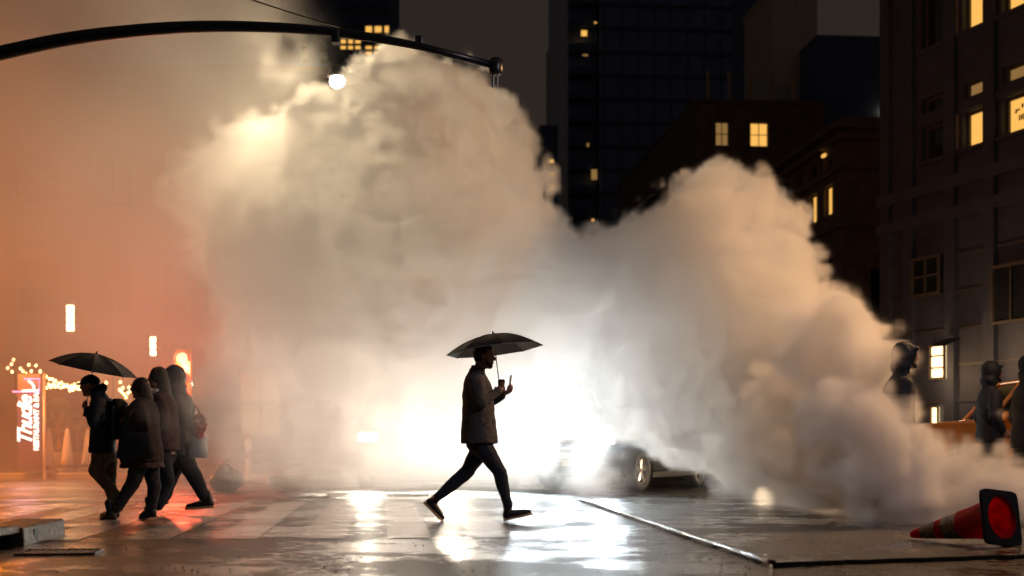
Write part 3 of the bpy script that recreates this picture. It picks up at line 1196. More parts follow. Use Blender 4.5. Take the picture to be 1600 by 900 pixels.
# traffic island behind the walkers, with its bollard and a bin bag
isl = bmesh.new()
ipts = [at(385, 690, 31), at(420, 690, 27.5), at(520, 690, 29.5), at(640, 690, 36), at(560, 690, 40), at(430, 690, 36)]
tp = [isl.verts.new((p.x, p.y, .15)) for p in ipts]
bt = [isl.verts.new((p.x, p.y, -.02)) for p in ipts]
isl.faces.new(tp)
for k in range(6):
    isl.faces.new((bt[k], bt[(k + 1) % 6], tp[(k + 1) % 6], tp[k]))
o = build('traffic_island', isl, M['kerb'], bevel=.03)
tag(o, kind='structure')
e = empty('bollard', (at(389, 700, 30.5).x, 30.5, 0))
tag(e, 'pale round topped bollard at the tip of the traffic island', 'bollard')
b = bmesh.new()
lathe(b, [(.09, 0), (.08, .08), (.075, .7), (.095, .72), (.095, .8), (.06, .9), (.02, .93)], 16)
build('post', b, M['white_paint'], e, smooth=True)
b = bmesh.new()
lathe(b, [(.079, .45), (.080, .452), (.080, .6), (.079, .602)], 16)
build('reflector_band', b, M['steel'], e)
e = empty('bin_bag', ground(352, 768))
tag(e, 'dark knotted bin bag slumped on the wet road behind the walkers', 'bin bag')
b = bmesh.new()
ellipsoid(b, (0, 0, .16), .26, .22, .2)
ellipsoid(b, (-.02, 0, .34), .14, .13, .14)
ellipsoid(b, (.1, .05, .2), .2, .18, .18)
fuse('sack', b, M['bag'], e, .025, 1)
b = bmesh.new()
tube(b, [(0, 0, .44), (.01, 0, .49), (.05, 0, .53)], [.03, .02, .05], 7)
build('knot', b, M['bag'], e)

# flattened sandbag and low rubber kerb under the right steam
e = empty('sandbag', ground(1372, 802, .03))
tag(e, 'flattened wet sandbag lying where the steam meets the road', 'sandbag')
b = bmesh.new()
ellipsoid(b, (0, 0, .05), .25, .17, .075)
ellipsoid(b, (.07, 0, .09), .14, .12, .07)
ellipsoid(b, (-.12, 0, .06), .15, .12, .05)
fuse('sack', b, M['sack'], e, .018, 1)
b = bmesh.new()
tube(b, [(.2, 0, .07), (.27, 0, .08), (.31, .02, .05)], [.03, .018, .05], 7)
build('tied_end', b, M['sack'], e)
e = empty('rubber_kerb', ground(1470, 796, .03))
tag(e, 'low black rubber wheel stop lying behind the fallen cone', 'wheel stop')
for k in range(3):
    b = bmesh.new()
    box(b, -.24, .24, -.07, .07, 0, .10)
    o = build('rubber_block', b, M['rubber'], e, bevel=.03)
    o.location = (-.5 + .49 * k, 0, 0)


# --- fallen traffic cone
def cone(label):
    e = bpy.data.objects.new('traffic_cone', None)
    link(e)
    tag(e, label, 'traffic cone')
    hgt, rb_, rt = 0.86, 0.168, 0.031
    rad = lambda t: rb_ + (rt - rb_) * t
    bands = [(0.0, .42, 'cone_red'), (.42, .60, 'cone_white'), (.60, .69, 'cone_red'), (.69, .87, 'cone_white'), (.87, 1.0, 'cone_red')]
    for t0, t1, m in bands:
        b = bmesh.new()
        pr = [(rad(t0), hgt * t0), (rad((t0 + t1) / 2), hgt * (t0 + t1) / 2), (rad(t1), hgt * t1)]
        x = .0025 if m == 'cone_white' else 0
        pr = [(r_ + x, z_) for r_, z_ in pr]
        inner = [(r_ - .006, z_) for r_, z_ in pr[::-1]]
        lathe(b, pr + inner + [pr[0]], 40, cap=False)
        o = build('cone_body' if m == 'cone_red' else 'reflective_collar', b, M[m], e, smooth=True)
        md = o.modifiers.new('edge', 'EDGE_SPLIT')
    # square foot with a round hole
    b = bmesh.new()
    n = 48
    hw = .212

    def sq(a):
        c_, s_ = math.cos(a), math.sin(a)
        k = 1 / (abs(c_) ** 10 + abs(s_) ** 10) ** .1
        return Vector((c_ * k * hw, s_ * k * hw, 0))
    rings = []
    for (kind, z) in (('in', -.002), ('sq', -.002), ('sq', .032), ('in', .040)):
        ring = []
        for q in range(n):
            a = 2 * PI * q / n
            p = sq(a) if kind == 'sq' else Vector((math.cos(a) * (rb_ - .006), math.sin(a) * (rb_ - .006), 0))
            ring.append(b.verts.new(p + Vector((0, 0, z))))
        rings.append(ring)
    rings.append(rings[0])
    for q0, q1 in zip(rings, rings[1:]):
        for q in range(n):
            b.faces.new((q0[q], q0[(q + 1) % n], q1[(q + 1) % n], q1[q]))
    build('foot', b, M['rubber'], e, bevel=.004)
    return e


cn = cone('fallen red and white traffic cone lying on its side on the wet road')
bc = at(1566, 803, 10.7)
dirv = Vector((-.57, .82, 0)).normalized()
tilt = -math.atan((.212 - .03) / .90)
axis = (dirv * math.cos(tilt) + Vector((0, 0, 1)) * math.sin(tilt)).normalized()
q = axis.to_track_quat('Z', 'Y')
cn.rotation_mode = 'QUATERNION'
up_local = q.inverted() @ Vector((0, 0, 1))
ang = math.atan2(up_local.y, up_local.x)
cn.rotation_quaternion = q @ Matrix.Rotation(ang + R(6), 3, 'Z').to_quaternion()
cn.location = (bc.x, bc.y, .03 + .214)


# ================================================================== VEHICLES
def wheel_parts(parent, loc, yaw, r=.33, w=.21, side=1, rim='alloy'):
    t = bmesh.new()
    lathe(t, [(r * .64, -w / 2), (r * .93, -w / 2), (r, -w * .34), (r, w * .34), (r * .93, w / 2), (r * .64, w / 2), (r * .60, w * .3), (r * .60, -w * .3), (r * .64, -w / 2)], 32, 'y', cap=False)
    wh = build('wheel', t, M['rubber'], parent, smooth=True)
    wh.location = loc
    wh.rotation_euler = (0, 0, yaw)
    b = bmesh.new()
    yo = side * w * .36
    # rim lip
    lathe(b, [(r * .66, yo), (r * .67, yo + side * .015), (r * .60, yo + side * .015), (r * .58, yo - side * .05), (r * .66, yo - side * .05), (r * .66, yo)], 32, 'y', cap=False)
    for k in range(5):
        a = 2 * PI * k / 5 + .3
        for s in (-1, 1):
            a2 = a + s * .17
            u = Vector((math.cos(a), 0, math.sin(a)))
            v = Vector((math.cos(a2), 0, math.sin(a2)))
            tube(b, [u * r * .10 + Vector((0, yo - side * .01, 0)), v * r * .62 + Vector((0, yo - side * .01, 0))], [.026, .018], 6)
    lathe(b, [(.002, yo + side * .012), (r * .17, yo + side * .008), (r * .2, yo - side * .03), (.002, yo - side * .03)], 16, 'y', cap=False)
    build('rim', b, M[rim], wh)
    b = bmesh.new()
    lathe(b, [(.01, yo - side * .07), (r * .56, yo - side * .07), (r * .56, yo - side * .06), (.01, yo - side * .06)], 24, 'y', cap=False)
    build('brake_disc', b, M['iron'], wh)
    return wh


WHITE_WARM = (1.0, 0.86, 0.66)


def car(name, label, cat, loc, yaw, paint, suv=False, lights=None, group=None, roof_bar=False, steer=0.0, sign=False, warm=False, aim_spot=108, beam=None):
    """x is forward, origin on the road between the axles"""
    e = empty(name, loc, yaw)
    tag(e, label, cat, group)
    Wd = .93 if suv else .90
    r = .36 if suv else .33
    ax_f, ax_r = 1.36, -1.36
    fx, bx = 2.25, -2.25
    zb = .34 if suv else .24
    hood = 1.10 if suv else .80
    belt = 1.15 if suv else .92
    trunk = 1.12 if suv else .95
    roof = 1.78 if suv else 1.42
    ar = r + .07

    def arch(cx_):
        pts = []
        for k in range(13):
            a = PI - PI * k / 12
            pts.append((cx_ - ar * math.cos(a) * -1, r + ar * math.sin(a)))
        return pts
    prof = [(bx + .02, zb + .08), (bx + .1, zb), (ax_r - ar, zb)]
    prof += [(ax_r + ar * -math.cos(PI * k / 12), max(zb, r + ar * math.sin(PI * k / 12) * 1.0)) for k in range(0, 13)]
    prof += [(ax_f + ar * -math.cos(PI * k / 12), max(zb, r + ar * math.sin(PI * k / 12))) for k in range(0, 13)]
    prof += [(fx - .12, zb), (fx, zb + .1), (fx + .03, hood - .28), (fx - .05, hood - .1), (fx - .3, hood - .01), (1.15, hood + .06), (.95, belt), (-1.5, belt), (bx + .15, trunk - .02), (bx, trunk - .14), (bx - .02, zb + .3)]
    # remove doubles along the sill
    cl = []
    for p in prof:
        if not cl or (abs(cl[-1][0] - p[0]) + abs(cl[-1][1] - p[1])) > 1e-3:
            cl.append(p)
    b = bmesh.new()
    secs = []
    for (yy, k) in ((-Wd, .985), (-Wd * .97, 1.0), (Wd * .97, 1.0), (Wd, .985)):
        secs.append([b.verts.new((x * (k if abs(yy) == Wd else 1), yy, z if abs(yy) < Wd else min(z, belt - .05))) for x, z in cl])
    m_ = len(cl)
    for s0, s1 in zip(secs, secs[1:]):
        for q in range(m_):
            b.faces.new((s0[q], s0[(q + 1) % m_], s1[(q + 1) % m_], s1[q]))
    b.faces.new(secs[0][::-1])
    b.faces.new(secs[-1])
    build('body', b, M[paint], e, bevel=.02)
    # greenhouse
    cab = [(.95, -1.65), (.30, -1.05)] if not suv else [(.98, -2.1), (.45, -1.9)]
    (x1b, x0b), (x1t, x0t) = cab
    wb_, wt_ = Wd * .92, Wd * .74
    b = bmesh.new()
    v = [b.verts.new(p) for p in ((x1b, -wb_, belt - .01), (x1b, wb_, belt - .01), (x0b, wb_, belt - .01), (x0b, -wb_, belt - .01),
                                  (x1t, -wt_, roof - .05), (x1t, wt_, roof - .05), (x0t, wt_, roof - .05), (x0t, -wt_, roof - .05))]
    for f in ((0, 1, 5, 4), (1, 2, 6, 5), (2, 3, 7, 6), (3, 0, 4, 7), (4, 5, 6, 7)):
        b.faces.new([v[i] for i in f])
    build('cabin_glass', b, M['glass_dark'], e)
    b = bmesh.new()
    box(b, x0t - .02, x1t + .02, -wt_ - .015, wt_ + .015, roof - .05, roof)
    build('roof', b, M[paint], e, bevel=.03)
    for s in (-1, 1):
        for (xb, xt) in ((x1b, x1t), (x0b, x0t), ((x1b + x0b) / 2 + .05, (x1t + x0t) / 2)):
            b = bmesh.new()
            tube(b, [(xb, s * (wb_ + .004), belt - .02), (xt, s * (wt_ + .004), roof - .03)], [.04, .03], 6)
            build('pillar', b, M[paint], e)
    for s in (-1, 1):
        for k, (xa, xc) in enumerate(((-.1, .95), (-1.15, -.14))):
            b = bmesh.new()
            box(b, xa, xc, -.004, .004, zb + .14, belt - .04)
            o = build('door', b, M[paint], e, bevel=.003)
            o.location = (0, s * (Wd + .002), 0)
            b = bmesh.new()
            box(b, xa + .05, xa + .23, -.02, .02, belt - .15, belt - .12)
            build('handle', b, M['steel'], o, bevel=.005)
        b = bmesh.new()
        ellipsoid(b, (.78, s * (Wd + .10), belt + .05), .07, .11, .08)
        build('mirror', b, M[paint], e, smooth=True)
        b = bmesh.new()
        box(b, -1.0, 1.0, -.015, .015, zb - .02, zb + .07)
        o = build('sill', b, M['lid'], e, bevel=.005)
        o.location = (0, s * (Wd + .004), 0)
        # lamps
        b = bmesh.new()
        box(b, -.06, .06, -.17, .17, -.07, .07)
        hl = build('headlight', b, M['head_white' if not warm else 'head_warm'] if lights else M['lens_off'], e, bevel=.03)
        hl.location = (fx - .01, s * (Wd - .22), hood - .20)
        b = bmesh.new()
        box(b, -.04, .04, -.14, .14, -.08, .08)
        tl = build('tail_light', b, M['red_dim'], e, bevel=.02)
        tl.location = (bx - .01, s * (Wd - .2), trunk - .25)
        if lights:
            lamp('beam', (fx + .17, s * (Wd - .22), hood - .20), lights / 2, beam or (COOL if not warm else WARM), .09, e, aim_spot, (1, 0, -.01))
    b = bmesh.new()
    for k in range(5):
        box(b, fx + .022, fx + .045, -.5, .5, hood - .42 + k * .055, hood - .395 + k * .055)
    build('grille', b, M['steel'], e)
    for (xx, nm) in ((fx + .015, 'front_bumper'), (bx - .045, 'rear_bumper')):
        b = bmesh.new()
        box(b, 0, .05, -Wd * .95, Wd * .95, zb + .03, zb + .17)
        o = build(nm, b, M['lid'], e, bevel=.015)
        o.location = (xx, 0, 0)
        b = bmesh.new()
        box(b, -.012 if xx < 0 else .05, 0 if xx < 0 else .062, -.16, .16, zb + .18, zb + .28)
        o = build('number_plate', b, M['cream'], e)
        o.location = (xx, 0, 0)
    for s in (-1, 1):
        wheel_parts(e, (ax_f, s * (Wd - .13), r), steer, r, .22, s)
        wheel_parts(e, (ax_r, s * (Wd - .13), r), 0, r, .22, s)
    if roof_bar:
        b = bmesh.new()
        box(b, -.05, .05, -.62, .62, -.04, .04)
        o = build('light_bar', b, M['head_white'], e, bevel=.03)
        o.location = (fx + .1, 0, hood + .12)
        lamp('bar_light', (fx + .3, 0, hood + .12), 110, COOL, .12, e, 150, (1, 0, 0))
    if sign:
        b = bmesh.new()
        box(b, -.12, .12, -.28, .28, 0, .14)
        o = build('roof_sign', b, M['strip_glow'], e, bevel=.02)
        o.location = (0, 0, roof + .002)
    return e


toward = -PI / 2      # facing the camera
car('pickup_truck', 'white lit up truck hidden in the glare behind the man, light bar blazing', 'truck', (.75, 26.2, 0), toward + R(2), 'white_paint', True, W_HEAD_B, roof_bar=True)
car('suv_car', 'car lost in the white glare left of the walking man', 'car', (-1.95, 27.0, 0), toward + R(4), 'black_paint', True, W_HEAD_A, beam=WHITE_WARM)
# dark saloon showing its alloy wheels under the steam
wd = Vector((1.24, 2.4, 0)).normalized()
fcen = Vector((2.07, 23.6, 0))
rcen = fcen + wd * 2.72
mid_ = (fcen + rcen) / 2 + Vector((-wd.y, wd.x, 0)) * .77
car('saloon_car', 'black saloon car with bright alloy wheels half swallowed by steam', 'car', mid_, math.atan2(-wd.y, -wd.x), 'black_paint', False, None, steer=R(-4))
car('crossing_car', 'car deep in the steam right of the saloon, warm headlights on', 'car', (5.5, 31.0, 0), toward + R(6), 'black_paint', False, 150, warm=True)
# taxis at the right
car('taxi_cab', 'orange taxi nosing out from behind the steam, round wheel arch showing', 'taxi', (8.3, 22.4, 0), PI - R(4), 'taxi_paint', True, 700, sign=True, warm=True)  # headlights assumed lit, to brighten the low steam
car('taxi_cab', 'second orange taxi at the right edge behind the dark bystanders', 'taxi', (10.2, 20.3, 0), PI - R(30), 'taxi_paint', True, None)


# ================================================================== UMBRELLAS
def umbrella(label, loc, Rr, hh, tilt_e, shaft_len, lining=True, n=8, hook=False):
    e = bpy.data.objects.new('umbrella', None)
    link(e)
    e.location = loc
    e.rotation_euler = tilt_e
    tag(e, label, 'umbrella', None)

    def surf(i, t, off=0.0):
        """i in ribs (float), t 0 centre .. 1 rim"""
        a = 2 * PI * i / n
        fr = abs((i % 1) - .5) * 2      # 1 at a rib, 0 mid panel
        sag = (1 - fr ** 2)
        rr = Rr * t * (1 - .075 * sag * t)
        z = hh * (1 - t ** 2.0) - .10 * hh * sag * math.sin(PI * min(1, t)) - off
        return Vector((rr * math.cos(a), rr * math.sin(a), z))
    for nm, m, off in (('canopy', 'umbrella', 0.0),) + ((('lining', 'lining', .006),) if lining else ()):
        b = bmesh.new()
        q = 4
        grid = [[b.verts.new(surf(i / q, max(.02, t / 8), off)) for t in range(9)] for i in range(n * q)]
        for i in range(n * q):
            for t in range(8):
                b.faces.new((grid[i][t], grid[(i + 1) % (n * q)][t], grid[(i + 1) % (n * q)][t + 1], grid[i][t + 1]))
        build(nm, b, M[m], e)
    for i in range(n):
        b = bmesh.new()
        tube(b, [surf(i, t / 8, .012) for t in range(9)], .0025, 5)
        rbm = build('rib', b, M['steel'], e)
        b = bmesh.new()
        tube(b, [(0, 0, hh * .45), surf(i, .5, .014)], .002, 5)
        build('stretcher', b, M['steel'], rbm)
    b = bmesh.new()
    tube(b, [(0, 0, hh + .02), (0, 0, hh - shaft_len)], .0055, 8)
    build('shaft', b, M['steel'], e)
    b = bmesh.new()
    lathe(b, [(.012, hh - .005), (.012, hh + .01), (.005, hh + .03)], 10)
    build('ferrule', b, M['lid'], e)
    b = bmesh.new()
    tube(b, [(0, 0, hh - shaft_len + .03), (0, 0, hh - shaft_len - .07)], [.014, .016], 10)
    build('handle', b, M['lid'], e)
    return e


# ================================================================== PEOPLE
def person(label, p_foot, cat='person'):
    e = empty('person', p_foot)
    tag(e, label, cat)
    return e


def add_hand(bm, wrist, direction, palm_n, curl=0.7, thumb_side=1, s=1.0):
    """wrist -> palm, four unequal curled fingers and a thumb leaving the side of the palm"""
    d = Vector(direction).normalized()
    nrm = Vector(palm_n)
    nrm = (nrm - d * nrm.dot(d)).normalized()
    side = d.cross(nrm).normalized() * thumb_side
    wrist = Vector(wrist)
    for k in (-1.5, -.5, .5, 1.5):
        capsule(bm, wrist + side * k * .010 * s, wrist + d * .085 * s + side * k * .019 * s, .014 * s, .0125 * s, 8)
    for k, ln in ((-1.5, .062), (-.5, .076), (.5, .082), (1.5, .074)):
        p = wrist + d * .088 * s + side * k * .019 * s
        a = 0
        for j in range(3):
            a += curl * (.8 if j == 0 else 1.0)
            v = d * math.cos(a) + nrm * math.sin(a)
            q_ = p + v * ln * s * (.45, .32, .23)[j]
            capsule(bm, p, q_, .0092 * s - j * .0008, .0088 * s - j * .0009, 8)
            p = q_
    p = wrist + d * .03 * s + side * .028 * s
    q_ = p + (d * .6 + side * .7 + nrm * .3).normalized() * .042 * s
    capsule(bm, p, q_, .013 * s, .011 * s, 8)
    capsule(bm, q_, q_ + (d * .8 + nrm * .5).normalized() * .034 * s, .010 * s, .009 * s, 8)


def add_head(bm, c, fwd, s=1.0, nod=0.0):
    """c: middle of the head; fwd: +1 faces right (+x), -1 faces left"""
    c = Vector(c)
    rot = Matrix.Rotation(nod * fwd, 3, 'Y')

    def P(x, y, z):
        return c + rot @ Vector((x * fwd, y, z)) * s
    ellipsoid(bm, P(-.012, 0, .025), .098 * s, .076 * s, .093 * s)
    ellipsoid(bm, P(.022, 0, -.035), .070 * s, .062 * s, .082 * s)
    chain(bm, [(P(.062, 0, -.098), .018 * s), (P(.075, 0, -.094), .017 * s)])            # chin
    chain(bm, [(P(.02, .045, -.07), .022 * s), (P(.068, 0, -.095), .017 * s), (P(.02, -.045, -.07), .022 * s)])
    chain(bm, [(P(.084, 0, .028), .009 * s), (P(.106, 0, -.012), .0125 * s)])             # nose
    chain(bm, [(P(.098, .008, -.018), .009 * s), (P(.098, -.008, -.018), .009 * s)])
    chain(bm, [(P(.074, -.03, .040), .012 * s), (P(.085, 0, .040), .011 * s), (P(.074, .03, .040), .012 * s)])   # brow
    chain(bm, [(P(.080, -.018, -.048), .008 * s), (P(.090, 0, -.048), .008 * s), (P(.080, .018, -.048), .008 * s)])  # lips
    chain(bm, [(P(.078, -.016, -.060), .009 * s), (P(.086, 0, -.060), .009 * s), (P(.078, .016, -.060), .009 * s)])
    for y in (-.03, .03):
        ellipsoid(bm, P(.072, y, .020), .012 * s, .014 * s, .011 * s, n=10, m=6)
    for y in (-.076, .076):
        ellipsoid(bm, P(-.012, y, .0), .018 * s, .009 * s, .032 * s, n=10, m=6)


def shoe(e, heel, toe, up=(0, 0, 1), w=.045, m='shoe', sole='sole', high=.0, vox=.009):
    """heel and toe: sole points in the person's own space"""
    heel, toe = Vector(heel), Vector(toe)
    d = toe - heel
    L = d.length
    d.normalize()
    upv = Vector(up)
    upv = (upv - d * upv.dot(d)).normalized()
    b = bmesh.new()
    chain(b, [(heel + d * .045 + upv * .055, .045), (heel + d * L * .35 + upv * .055, .042), (heel + d * L * .65 + upv * .045, .036), (toe - d * .03 + upv * .036, .026)])
    chain(b, [(heel + d * .05 + upv * .06, .045), (heel + d * .07 + upv * (.11 + high), .042)])
    o = fuse('shoe', b, M[m], e, vox, 2)
    b = bmesh.new()
    sd = d.cross(upv).normalized()
    rings = []
    for t, ww in ((0, .55), (.06, .85), (.3, .82), (.6, 1.0), (.85, .85), (1.0, .4)):
        c_ = heel + d * L * t
        rings.append([b.verts.new(c_ + sd * w * ww), b.verts.new(c_ - sd * w * ww), b.verts.new(c_ - sd * w * ww + upv * .026), b.verts.new(c_ + sd * w * ww + upv * .026)])
    for q0, q1 in zip(rings, rings[1:]):
        for k in range(4):
            b.faces.new((q0[k], q0[(k + 1) % 4], q1[(k + 1) % 4], q1[k]))
    b.faces.new(rings[0][::-1])
    b.faces.new(rings[-1])
    build('sole', b, M[sole], o, bevel=.006)
    return o


class Fig:
    """turns points of the photograph into the figure's own metres"""
    def __init__(self, d, e):
        self.d = d
        self.o = e.location.copy()

    def __call__(self, px, py, off=0.0):
        # keeps the figure's plane at distance d; off moves it away from the camera
        p = at(px, py, self.d)
        p.y += off
        return p - self.o


# ---------------- the man with the umbrella
d0 = 14.5
man = person('bearded man in charcoal coat striding right under a black umbrella', Vector(((755 - 800) / F * d0, d0, 0)))
f = Fig(d0, man)
hipN, hipF = f(749, 698, -.08), f(751, 698, .08)
# back leg = far leg, front leg = near leg
kneeB, ankB = f(730.5, 737, .09), f(674, 782, .09)
kneeF, ankF = f(781, 736, -.09), f(793.5, 788, -.09)
shN, shF = f(744, 596, -.19), f(745, 595, .19)
elN, elF = f(753, 630, -.235), f(757, 632, .22)
wrN, wrF = f(779, 611, -.10), f(787, 616, .06)
b = bmesh.new()
add_head(b, f(757.5, 558), 1, 1.0, .12)
chain(b, [(f(748, 590), .062), (f(750, 572), .056), (f(755, 560), .055)])
loft(b, [(f(751, 695), .095, .13), (f(748, 670), .10, .135), (f(747, 640), .10, .14), (f(746, 610), .11, .17), (f(746, 594), .09, .17), (f(748, 588), .05, .08)])
chain(b, [(shN, .05), (elN, .04), (wrN, .026)])
chain(b, [(shF, .05), (elF, .04), (wrF, .026)])
chain(b, [(hipN + Vector((.03, 0, 0)), .072), (kneeF, .05), (ankF, .035)])
chain(b, [(hipF + Vector((.01, 0, 0)), .072), (kneeB, .05), (ankB, .035)])
chain(b, [(ankF, .035), (f(797, 803, -.09), .03), (f(815, 805, -.09), .025)])
chain(b, [(ankB, .035), (f(672, 792, .09), .03), (f(683, 805, .09), .02)])
add_hand(b, wrN, Vector((.045, .1, .06)), Vector((0.3, .8, .3)), .75, 1)
add_hand(b, wrF, Vector((.06, -.08, .035)), Vector((-.2, .3, 1)), .55, -1)
fuse('body', b, M['skin'], man, .0055, 3)
# hair and beard
b = bmesh.new()
hc = f(756, 554)
ellipsoid(b, hc + Vector((-.016, 0, .018)), .094, .084, .088)
ellipsoid(b, hc + Vector((-.045, 0, -.02)), .062, .077, .075)
ellipsoid(b, hc + Vector((.03, 0, .062)), .062, .062, .046)
fuse('hair', b, M['hair'], man, .008, 2)
b = bmesh.new()
for y in (-1, 1):
    chain(b, [(f(759, 562, y * .068), .010), (f(762, 569, y * .055), .016), (f(767.5, 572, y * .012), .019)])
chain(b, [(f(768, 567.5, -.02), .007), (f(771, 567, 0), .008), (f(768, 567.5, .02), .007)])
fuse('beard', b, M['hair'], man, .007, 2)
# coat
b = bmesh.new()
loft(b, [(f(749.5, 693), .188, .235), (f(749, 689), .190, .236), (f(748, 670), .180, .225), (f(747.5, 650), .168, .215), (f(747, 630), .160, .215), (f(746.5, 612), .156, .222), (f(745.5, 600), .142, .222), (f(744.5, 589), .108, .19), (f(744.5, 581), .080, .115), (f(746, 574), .070, .085)], 28)
chain(b, [(shN, .085), (elN, .064), (f(777, 613, -.11), .043)])
chain(b, [(shF, .085), (elF, .064), (f(784, 618, .07), .043)])
chain(b, [(f(776, 614, -.12), .044), (f(778, 612, -.105), .046)])
ct = fuse('coat', b, M['coat_grey'], man, .009, 5)
b = bmesh.new()
for y in (-1, 1):
    chain(b, [(f(741, 574, y * .06), .018), (f(749, 580, y * .075), .018), (f(757, 590, y * .05), .014), (f(763, 598, y * .02), .010)])
chain(b, [(f(741, 574, -.06), .018), (f(739, 573, 0), .020), (f(741, 574, .06), .018)])
fuse('collar', b, M['coat_grey'], man, .008, 2)
for (px, py) in ((771.5, 622), (773, 640), (775, 658)):
    b = bmesh.new()
    ellipsoid(b, f(px - 1, py, -.10), .006, .012, .012, n=10, m=6)
    build('button', b, M['lid'], man)
b = bmesh.new()
tube(b, [f(752, 664, -.218), f(763, 661, -.205)], .007, 6)
build('pocket_flap', b, M['coat_grey'], man)
# trousers
b = bmesh.new()
ellipsoid(b, f(750, 692), .145, .17, .13)
chain(b, [(hipN + Vector((.03, 0, 0)), .112), (f(766, 716, -.09), .090), (kneeF, .072), (f(786, 760, -.09), .062), (f(792.5, 784, -.09), .047)])
chain(b, [(hipF, .112), (f(742, 716, .09), .092), (kneeB, .074), (f(707, 757, .09), .068), (f(682, 778, .09), .050)])
chain(b, [(f(792.5, 786, -.09), .052), (f(793, 789, -.09), .052)])
fuse('trousers', b, M['jeans'], man, .010, 3)
shoe(man, f(787, 814, -.09), f(832, 803.5, -.09), sole='sole')
shoe(man, f(660, 786, .09), f(690, 817, .09), up=(.7, 0, .7), sole='sole')
# the things he holds
um = umbrella('black umbrella held over the walking man, inside coloured pale as if steam-lit', at(773.5, 546.5, d0), .50, .165, (R(-4), R(-6.5), R(9)), .55)
cup = empty('coffee_cup', at(783.5, 612, d0 - .02))
tag(cup, 'small takeaway coffee cup with dark lid in his raised hand', 'cup')
b = bmesh.new()
lathe(b, [(.026, 0), (.036, .095), (.0365, .10)], 20)
build('cup_body', b, M['cup'], cup, smooth=True)
b = bmesh.new()
lathe(b, [(.038, .10), (.038, .112), (.032, .116), (.031, .125)], 20)
build('lid', b, M['lid'], cup)
ph = empty('phone', at(795.5, 608, d0 - .01), 0)
tag(ph, 'dark mobile phone held upright in front of the cup', 'phone')
b = bmesh.new()
box(b, -.004, .004, -.036, .036, 0, .145)
o = build('case', b, M['lid'], ph, bevel=.003)
b = bmesh.new()
box(b, -.0052, -.0042, -.033, .033, .006, .139)
build('screen', b, M['glass_dark'], ph)
ph.rotation_euler = (0, R(8), R(12))

# ---------------- man with cap, umbrella and backpack, walking left
d1 = 15.3
capman = person('man in blue cap and dark jacket walking left under umbrella', Vector(((165 - 800) / F * d1, d1, 0)))
f = Fig(d1, capman)
b = bmesh.new()
add_head(b, f(140.5, 602), -1, 1.0, .15)
chain(b, [(f(152, 628), .06), (f(148, 615), .056), (f(143, 605), .054)])
loft(b, [(f(162, 712), .11, .15), (f(163, 680), .10, .135), (f(163, 650), .10, .15), (f(161, 632), .10, .17), (f(157, 620), .06, .09)])
chain(b, [(f(161, 634, -.18), .05), (f(156, 662, -.22), .04), (f(142, 640, -.12), .027)])
chain(b, [(f(161, 634, .18), .05), (f(166, 670, .22), .04), (f(152, 690, .2), .027)])
chain(b, [(f(163, 712, -.08), .08), (f(152, 737, -.08), .05), (f(188, 778, -.08), .035), (f(192, 795, -.08), .03)])
chain(b, [(f(165, 712, .08), .08), (f(168, 756, .08), .05), (f(178, 798, .08), .035), (f(165, 810, .08), .03)])
add_hand(b, f(142, 640, -.12), Vector((-.05, .03, .05)), Vector((.2, .8, .5)), 1.1, 1)
add_hand(b, f(152, 690, .2), Vector((-.02, 0, -.1)), Vector((.3, -.5, 0)), .5, 1)
fuse('body', b, M['skin'], capman, .009, 2)
b = bmesh.new()
ellipsoid(b, f(141.5, 596), .106, .09, .07)
ellipsoid(b, f(128.5, 600), .06, .07, .016)
fuse('cap', b, M['blue_cap'], capman, .01, 2)
b = bmesh.new()
loft(b, [(f(160, 708), .135, .20), (f(160, 700), .14, .205), (f(161, 670), .13, .20), (f(161, 645), .13, .215), (f(159, 630), .115, .21), (f(156, 619), .08, .13), (f(152, 611), .068, .08)], 24)
chain(b, [(f(161, 632, -.17), .085), (f(156, 662, -.23), .062), (f(144, 642, -.14), .045)])
chain(b, [(f(161, 632, .17), .085), (f(166, 670, .23), .062), (f(155, 686, .2), .045)])
chain(b, [(f(148, 612, -.05), .035), (f(160, 606, 0), .05), (f(148, 612, .05), .035)])
chain(b, [(f(146, 703, -.1), .035), (f(147, 703, .1), .035)])
fuse('jacket', b, M['navy_cloth'], capman, .012, 3)
b = bmesh.new()
ellipsoid(b, f(162, 712), .13, .16, .11)
chain(b, [(f(163, 712, -.08), .105), (f(153, 735, -.08), .078), (f(170, 757, -.08), .065), (f(187, 777, -.08), .052)])
chain(b, [(f(165, 712, .08), .105), (f(168, 756, .08), .075), (f(178, 795, .08), .055)])
fuse('trousers', b, M['khaki'], capman, .012, 3)
shoe(capman, f(201, 781, -.08), f(184, 803, -.08), up=(-.7, 0, .7), m='teal_cloth')
shoe(capman, f(184, 812, .08), f(152, 811, .08))
bp_ = empty('backpack', f(186, 655) + f.o)
tag(bp_, 'dark backpack with teal side panel on the man with cap', 'backpack')
b = bmesh.new()
loft(b, [((0, 0, -.22), .06, .13), ((0, 0, -.2), .10, .155), ((.01, 0, 0), .115, .16), ((0, 0, .17), .09, .15), ((-.01, 0, .22), .04, .10)], 20)
build('bag_body', b, M['black_cloth'], bp_, smooth=True)
b = bmesh.new()
ellipsoid(b, (-.02, -.15, -.03), .025, .02, .18)
build('side_panel', b, M['teal_cloth'], bp_, smooth=True)
b = bmesh.new()
for y in (-.09, .09):
    tube(b, [(-.08, y, .18), (-.17, y, .17), (-.25, y * 1.1, .08), (-.22, y * 1.2, -.08), (-.09, y, -.16)], .014, 6)
build('strap', b, M['black_cloth'], bp_)
umbrella('black umbrella tipped forward above the man with the blue cap', at(146, 577, d1), .47, .17, (R(6), R(11), R(14)), .62, lining=False)

